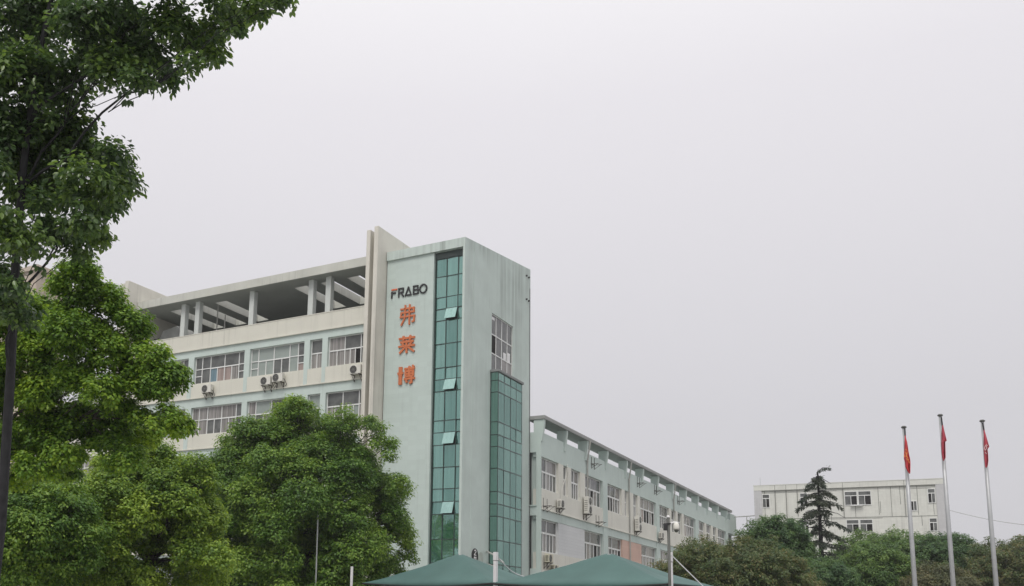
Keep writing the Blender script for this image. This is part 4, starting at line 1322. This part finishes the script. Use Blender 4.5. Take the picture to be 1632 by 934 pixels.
def shelter(p0, p1, zpk, label):
    L_ = float(np.linalg.norm(p1 - p0)); Dp = 3.5
    mid = (p0 + p1) / 2
    r = tag(empty('shade_shelter', (mid[0], mid[1], 0), math.atan2(p1[1] - p0[1], p1[0] - p0[0])), label, 'shelter', GT)
    n = 28
    mb = MB()
    vs, fs = [], []
    pkx, pky = 0.32, 1.6
    for j in range(n + 1):
        for i in range(n + 1):
            a, b = i / n, j / n
            x, y = -L_ / 2 + L_ * a, Dp * b
            tx = (x - pkx) / ((L_ / 2 + pkx) if x < pkx else (L_ / 2 - pkx)); ty = (y - pky) / (pky if y < pky else Dp - pky)
            q = max(abs(tx), abs(ty))
            h = (1 - q) ** 1.16
            sag = 0.05 * math.sin(math.pi * a) * (1 if True else 0)
            z = ZE + (zpk - ZE) * h - 0.10 * (1 - h) * (1 - abs(tx) ** 2) * (abs(ty) > 0.98) - 0.03 * math.sin(math.pi * min(1, q)) * math.cos(3 * math.atan2(ty, tx)) ** 2
            vs.append((x, y, z))
    for j in range(n):
        for i in range(n):
            k = j * (n + 1) + i
            fs.append((k, k + 1, k + n + 2, k + n + 1))
    mb.add(vs, fs)
    o = mb.build('membrane', M['canvas'], r, smooth=True)
    so = o.modifiers.new('thickness', 'SOLIDIFY'); so.thickness = 0.02
    eg = MB()
    loop = [vs[i] for i in range(n + 1)] + [vs[j * (n + 1) + n] for j in range(1, n + 1)] + [vs[n * (n + 1) + i] for i in range(n - 1, -1, -1)] + [vs[j * (n + 1)] for j in range(n - 1, -1, -1)]
    eg.tube([(p[0], p[1], p[2] - 0.035) for p in loop], 0.035, 6)
    eg.build('border', M['canvas_edge'], r)
    mp_ = MB(); mp_.tube([(pkx, pky, 0), (pkx, pky, zpk - 0.05)], 0.06, 10)
    mp_.build('mast', M['pole_white'], r)
    return r


shelter(PA, PB, 3.74, 'green peaked shelter directly in front of the tower')
shelter(PB, PC_, 3.62, 'green peaked shelter in front of the wing, nearer the camera pole')


def shelter_post(px, pyt, d, lb, hw):
    p = at(px, pyt, d)
    r = tag(empty('shelter_post', (p[0], p[1], 0), rrow), lb, 'post', 'white posts of the shelters')
    m = MB(); m.box(-hw, hw, -hw, hw, 0, p[2] - 0.28); m.build('shaft', M['pole_white'], r, bevel=0.012)
    m = MB(); m.box(-hw - .006, hw + .006, -hw - .006, hw + .006, p[2] - 0.275, p[2]); m.build('cap', M['pole_white'], r, bevel=0.012)
    m = MB(); m.box(-hw - .003, hw + .003, -hw - .003, hw + .003, p[2] - 0.283, p[2] - 0.272); m.build('joint', M['dark_steel'], r)
    return p


p1 = shelter_post(790, 880, 30.9, 'white square post between the two green shelters', 0.058)
p2 = shelter_post(1068, 880, 26.5, 'white square post behind the camera pole', 0.05)
c = MB()
q = at(836, 916, 33.0)
pts = [p1 + np.array([0.05, 0, -0.07])]
for t in np.linspace(0.1, 1, 9):
    pts.append(p1 + (q - p1) * t + np.array([0, 0, -0.07 - 0.16 * math.sin(math.pi * t)]))
c.tube(pts, 0.022, 6)
tag(c.build('stay_cable', M['pole_white']), 'white sagging cable from the middle post down to the shelter valley', 'cable', 'cables of the shelters')
c = MB(); c.tube([p2 + np.array([0, 0, -.05]), at(1122, 936, 24.6), at(1150, 966, 23.6)], 0.014, 6)
tag(c.build('stay_cable', M['steel']), 'pale straight stay running down right from the post behind the camera pole', 'cable', 'cables of the shelters')
for (x0, y0), (x1, y1), lb in (((776.5, 879), (802, 897), 'upper grey tube from the tower wall behind the middle post'), ((777, 899), (803, 915), 'lower grey tube from the tower wall behind the middle post')):
    c = MB(); a_ = hit(x0, y0, CB, U) ; b2 = at(x1, y1, 36.0)
    c.tube([a_, a_ + (b2 - a_) * .5 + np.array([0, 0, .06]), b2], 0.05, 6)
    tag(c.build('awning_tube', M['pvc']), lb, 'tube', 'tubes tied to the tower')

# ------------------------------------------------------------------ camera pole
pt = at(1065, 825, 24)
cp = tag(empty('camera_pole', (pt[0], pt[1], 0)), 'slim grey pole in front of the wing carrying a white dome camera', 'pole')
m = MB(); m.tube([(0, 0, 0), (0, 0, pt[2])], 0.038, 14); m.build('shaft', M['pole_grey'], cp, smooth=True)
m = MB(); m.lathe((0, 0, pt[2]), [(0.042, 0), (0.044, 0.015), (0.032, 0.045), (0.01, 0.06)], 14); m.build('cap', M['pole_white'], cp, smooth=True)
m = MB(); m.box(-0.12, -0.035, -0.05, 0.05, pt[2] - 0.33, pt[2] - 0.15); m.build('junction_box', M['dark_steel'], cp, bevel=0.008)
m = MB(); m.box(-0.05, 0.05, -0.05, 0.05, pt[2] - 0.17, pt[2] - 0.14); m.build('clamp', M['dark_steel'], cp)
dc = tag(empty('dome_camera', (pt[0] + 0.2, pt[1], pt[2] - 0.22)), 'white ball shaped camera hanging from the arm on the grey pole', 'camera')
m = MB(); m.tube([(-0.155, 0, 0.06), (-0.10, 0, 0.10), (0.0, 0, 0.105), (0.05, 0, 0.09)], 0.022, 8); m.tube([(-0.155, 0, 0.0), (-0.1, 0, 0.08)], 0.012, 6)
m.build('arm', M['white_paint'], dc, smooth=True)
m = MB(); m.lathe((0, 0, 0), [(0.03, 0.1), (0.06, 0.08), (0.078, 0.03), (0.08, -0.04), (0.07, -0.075), (0.06, -0.08)], 20); m.build('housing', M['plastic'], dc, smooth=True)
m = MB(); m.lathe((0, 0, 0), [(0.055, -0.08), (0.052, -0.11), (0.034, -0.145), (0.01, -0.155)], 18); m.build('lens_dome', M['pole_grey'], dc, smooth=True)


# ------------------------------------------------------------------ flagpoles and flags
def flagpole(px, py, d, lb):
    p = at(px, py, d)
    r = tag(empty('flagpole', (p[0], p[1], 0)), lb, 'flagpole', 'flagpoles')
    h = p[2]
    m = MB(); m.tube([(0, 0, 0), (0, 0, h * .5), (0, 0, h)], [.115, .098, .07], 14); m.build('shaft', M['steel'], r, smooth=True)
    m = MB(); m.lathe((0, 0, h), [(.05, 0), (.11, .03), (.125, .07), (.08, .115), (.02, .13)], 16); m.build('finial', M['pole_grey'], r, smooth=True)
    m = MB(); m.box(-.4, .4, -.4, .4, 0, .25); m.build('base', M['paving'], r)
    return p


def flag(pole, d, out, red, lb, marks, dark=None):
    """out: rows (x_left, x_right, y) of the hanging cloth as the photo shows it, hung at the pole's own distance"""
    r = tag(empty('flag', (pole[0], pole[1], 0)), lb, 'flag', 'limp flags on the flagpoles')
    base = np.array([pole[0], pole[1], 0])
    s = d / FPX
    tow = unit(np.array([-base[0], -base[1], 0.0]))      # towards the viewer, level
    n = 14
    rows_ = []
    for k in range(len(out) - 1):
        for t in np.linspace(0, 1, 6, endpoint=False):
            rows_.append(tuple(np.array(out[k]) * (1 - t) + np.array(out[k + 1]) * t))
    rows_.append(out[-1])
    def P(x, y, i, k):
        wv = 0.13 * math.sin(2.6 * math.pi * i / n + 0.06 * k) * min(1, k / 8)
        p = hit(x, y, base + tow * (0.3 - wv), tow) - base
        return (p[0], p[1], p[2])
    def sheet(rr, mat, name, cols=n):
        mb = MB(); vs, fs = [], []
        for k, (xl, xr, y) in enumerate(rr):
            for i in range(cols + 1):
                vs.append(P(xl + (xr - xl) * i / cols, y + 0.6 * math.sin(i * 1.3), i, k))
        for k in range(len(rr) - 1):
            for i in range(cols):
                a = k * (cols + 1) + i
                fs.append((a, a + 1, a + cols + 2, a + cols + 1))
        mb.add(vs, fs)
        o = mb.build(name, mat, r, smooth=True)
        so = o.modifiers.new('thickness', 'SOLIDIFY'); so.thickness = 0.012
        return o
    sheet(rows_, M[red], 'cloth')
    if dark:
        m = MB(); m.tube([hit(*q, base + tow * .13, tow) - base for q in dark], 0.035, 6); m.build('upper_strip', M['strip_dark'], r)  # narrow dark strip between pole top and flag
    if marks:
        m = MB()
        for (x0, y0, x1, y1) in marks[1]:
            a_ = hit(x0, y0, base + tow * .46, tow) - base; b2 = hit(x1, y1, base + tow * .46, tow) - base
            m.tube([a_, b2], marks[2] if len(marks) > 2 else 0.03, 5)
        m.build('emblem', M[marks[0]], r)
    return r


fp1 = flagpole(1440.6, 683, 45, 'shortest left flagpole in front of the white factory')
fp2 = flagpole(1498.5, 664, 45, 'tallest middle flagpole at the corner of the white factory')
fp3 = flagpole(1565.6, 673, 45, 'right flagpole standing clear against the sky')
Z = lambda x, y: (1430 + x / 9.34, 660 + y / 9.34)
def zr(xl, xr, y):
    a_ = Z(xl, y); b2 = Z(xr, y); return (a_[0], b2[0], a_[1])
flag(fp1, 45, [zr(112, 122, 320), zr(105, 150, 430), zr(104, 163, 520), zr(97, 178, 610), zr(99, 190, 660), zr(120, 197, 720), zr(125, 197, 790), zr(155, 196, 850), zr(182, 194, 882)],
     'flag_red', 'bright red limp flag with orange yellow marks on the left flagpole',
     ('flag_yellow', [(*Z(118, 530), *Z(150, 540)), (*Z(112, 560), *Z(140, 600)), (*Z(150, 560), *Z(130, 640)), (*Z(125, 620), *Z(160, 650)), (*Z(140, 650), *Z(150, 690)), (*Z(160, 670), *Z(170, 690)), (*Z(172, 700), *Z(180, 730)), (*Z(105, 600), *Z(108, 640))], 0.02),
     [Z(112, 215), Z(118, 330)])
flag(fp2, 45, [zr(668, 684, 170), zr(656, 706, 270), zr(655, 725, 350), zr(655, 738, 395), zr(656, 715, 420), zr(658, 718, 500), zr(660, 720, 570), zr(672, 721, 650), zr(684, 700, 692)],
     'flag_dark', 'dark red limp flag on the tallest middle flagpole', None, [Z(655, 40), Z(672, 170)])
flag(fp3, 45, [zr(1285, 1298, 240), zr(1284, 1325, 330), zr(1283, 1350, 420), zr(1284, 1371, 485), zr(1288, 1345, 530), zr(1293, 1353, 600), zr(1300, 1358, 690), zr(1308, 1350, 760), zr(1318, 1335, 795)],
     'flag_rose', 'rose red limp flag with a pale outline emblem on the right flagpole',
     ('flag_white', [(*Z(1295, 510), *Z(1315, 465)), (*Z(1315, 465), *Z(1335, 500)), (*Z(1335, 500), *Z(1312, 540)), (*Z(1312, 540), *Z(1295, 510)), (*Z(1305, 570), *Z(1330, 590)), (*Z(1320, 455), *Z(1345, 470))], 0.018),
     [Z(1270, 130), Z(1292, 245)])

# ------------------------------------------------------------------ small things
p = MB(); p.tube([np.array([*at(506, 890, 37)[:2], 0]), at(507, 812, 37)], 0.03, 8)
tag(p.build('thin_pole', M['steel']), 'thin grey pole standing in front of the dark round camphor', 'pole')
p = MB(); a_ = at(561, 903, 36.6); p.box(a_[0] - .05, a_[0] + .05, a_[1] - .05, a_[1] + .05, 0, a_[2])
tag(p.build('short_post', M['pole_white'], bevel=0.01), 'short pale post at the left end of the green shelters', 'post')
c = MB(); a_, b2 = at(1512, 813, 72), at(1700, 842, 60)
c.tube([a_ + (b2 - a_) * t + np.array([0, 0, -0.25 * math.sin(math.pi * t)]) for t in np.linspace(0, 1, 12)], 0.018, 5)
tag(c.build('overhead_wire', M['pvc']), 'thin wire crossing the sky right of the white factory', 'wire')

# ------------------------------------------------------------------ damp air
m, t, p = new_mat('haze_air')
t.nodes.remove(p)
v = t.nodes.new('ShaderNodeVolumePrincipled')
v.inputs['Color'].default_value = (0.95, 0.945, 0.955, 1)
v.inputs['Density'].default_value = 0.00055
v.inputs['Anisotropy'].default_value = 0.3
t.links.new(v.outputs[0], t.nodes['Material Output'].inputs['Volume'])
hb = MB(); hb.box(-910, 910, -910, 910, -1, 50)
tag(hb.build('haze', m), kind='stuff')
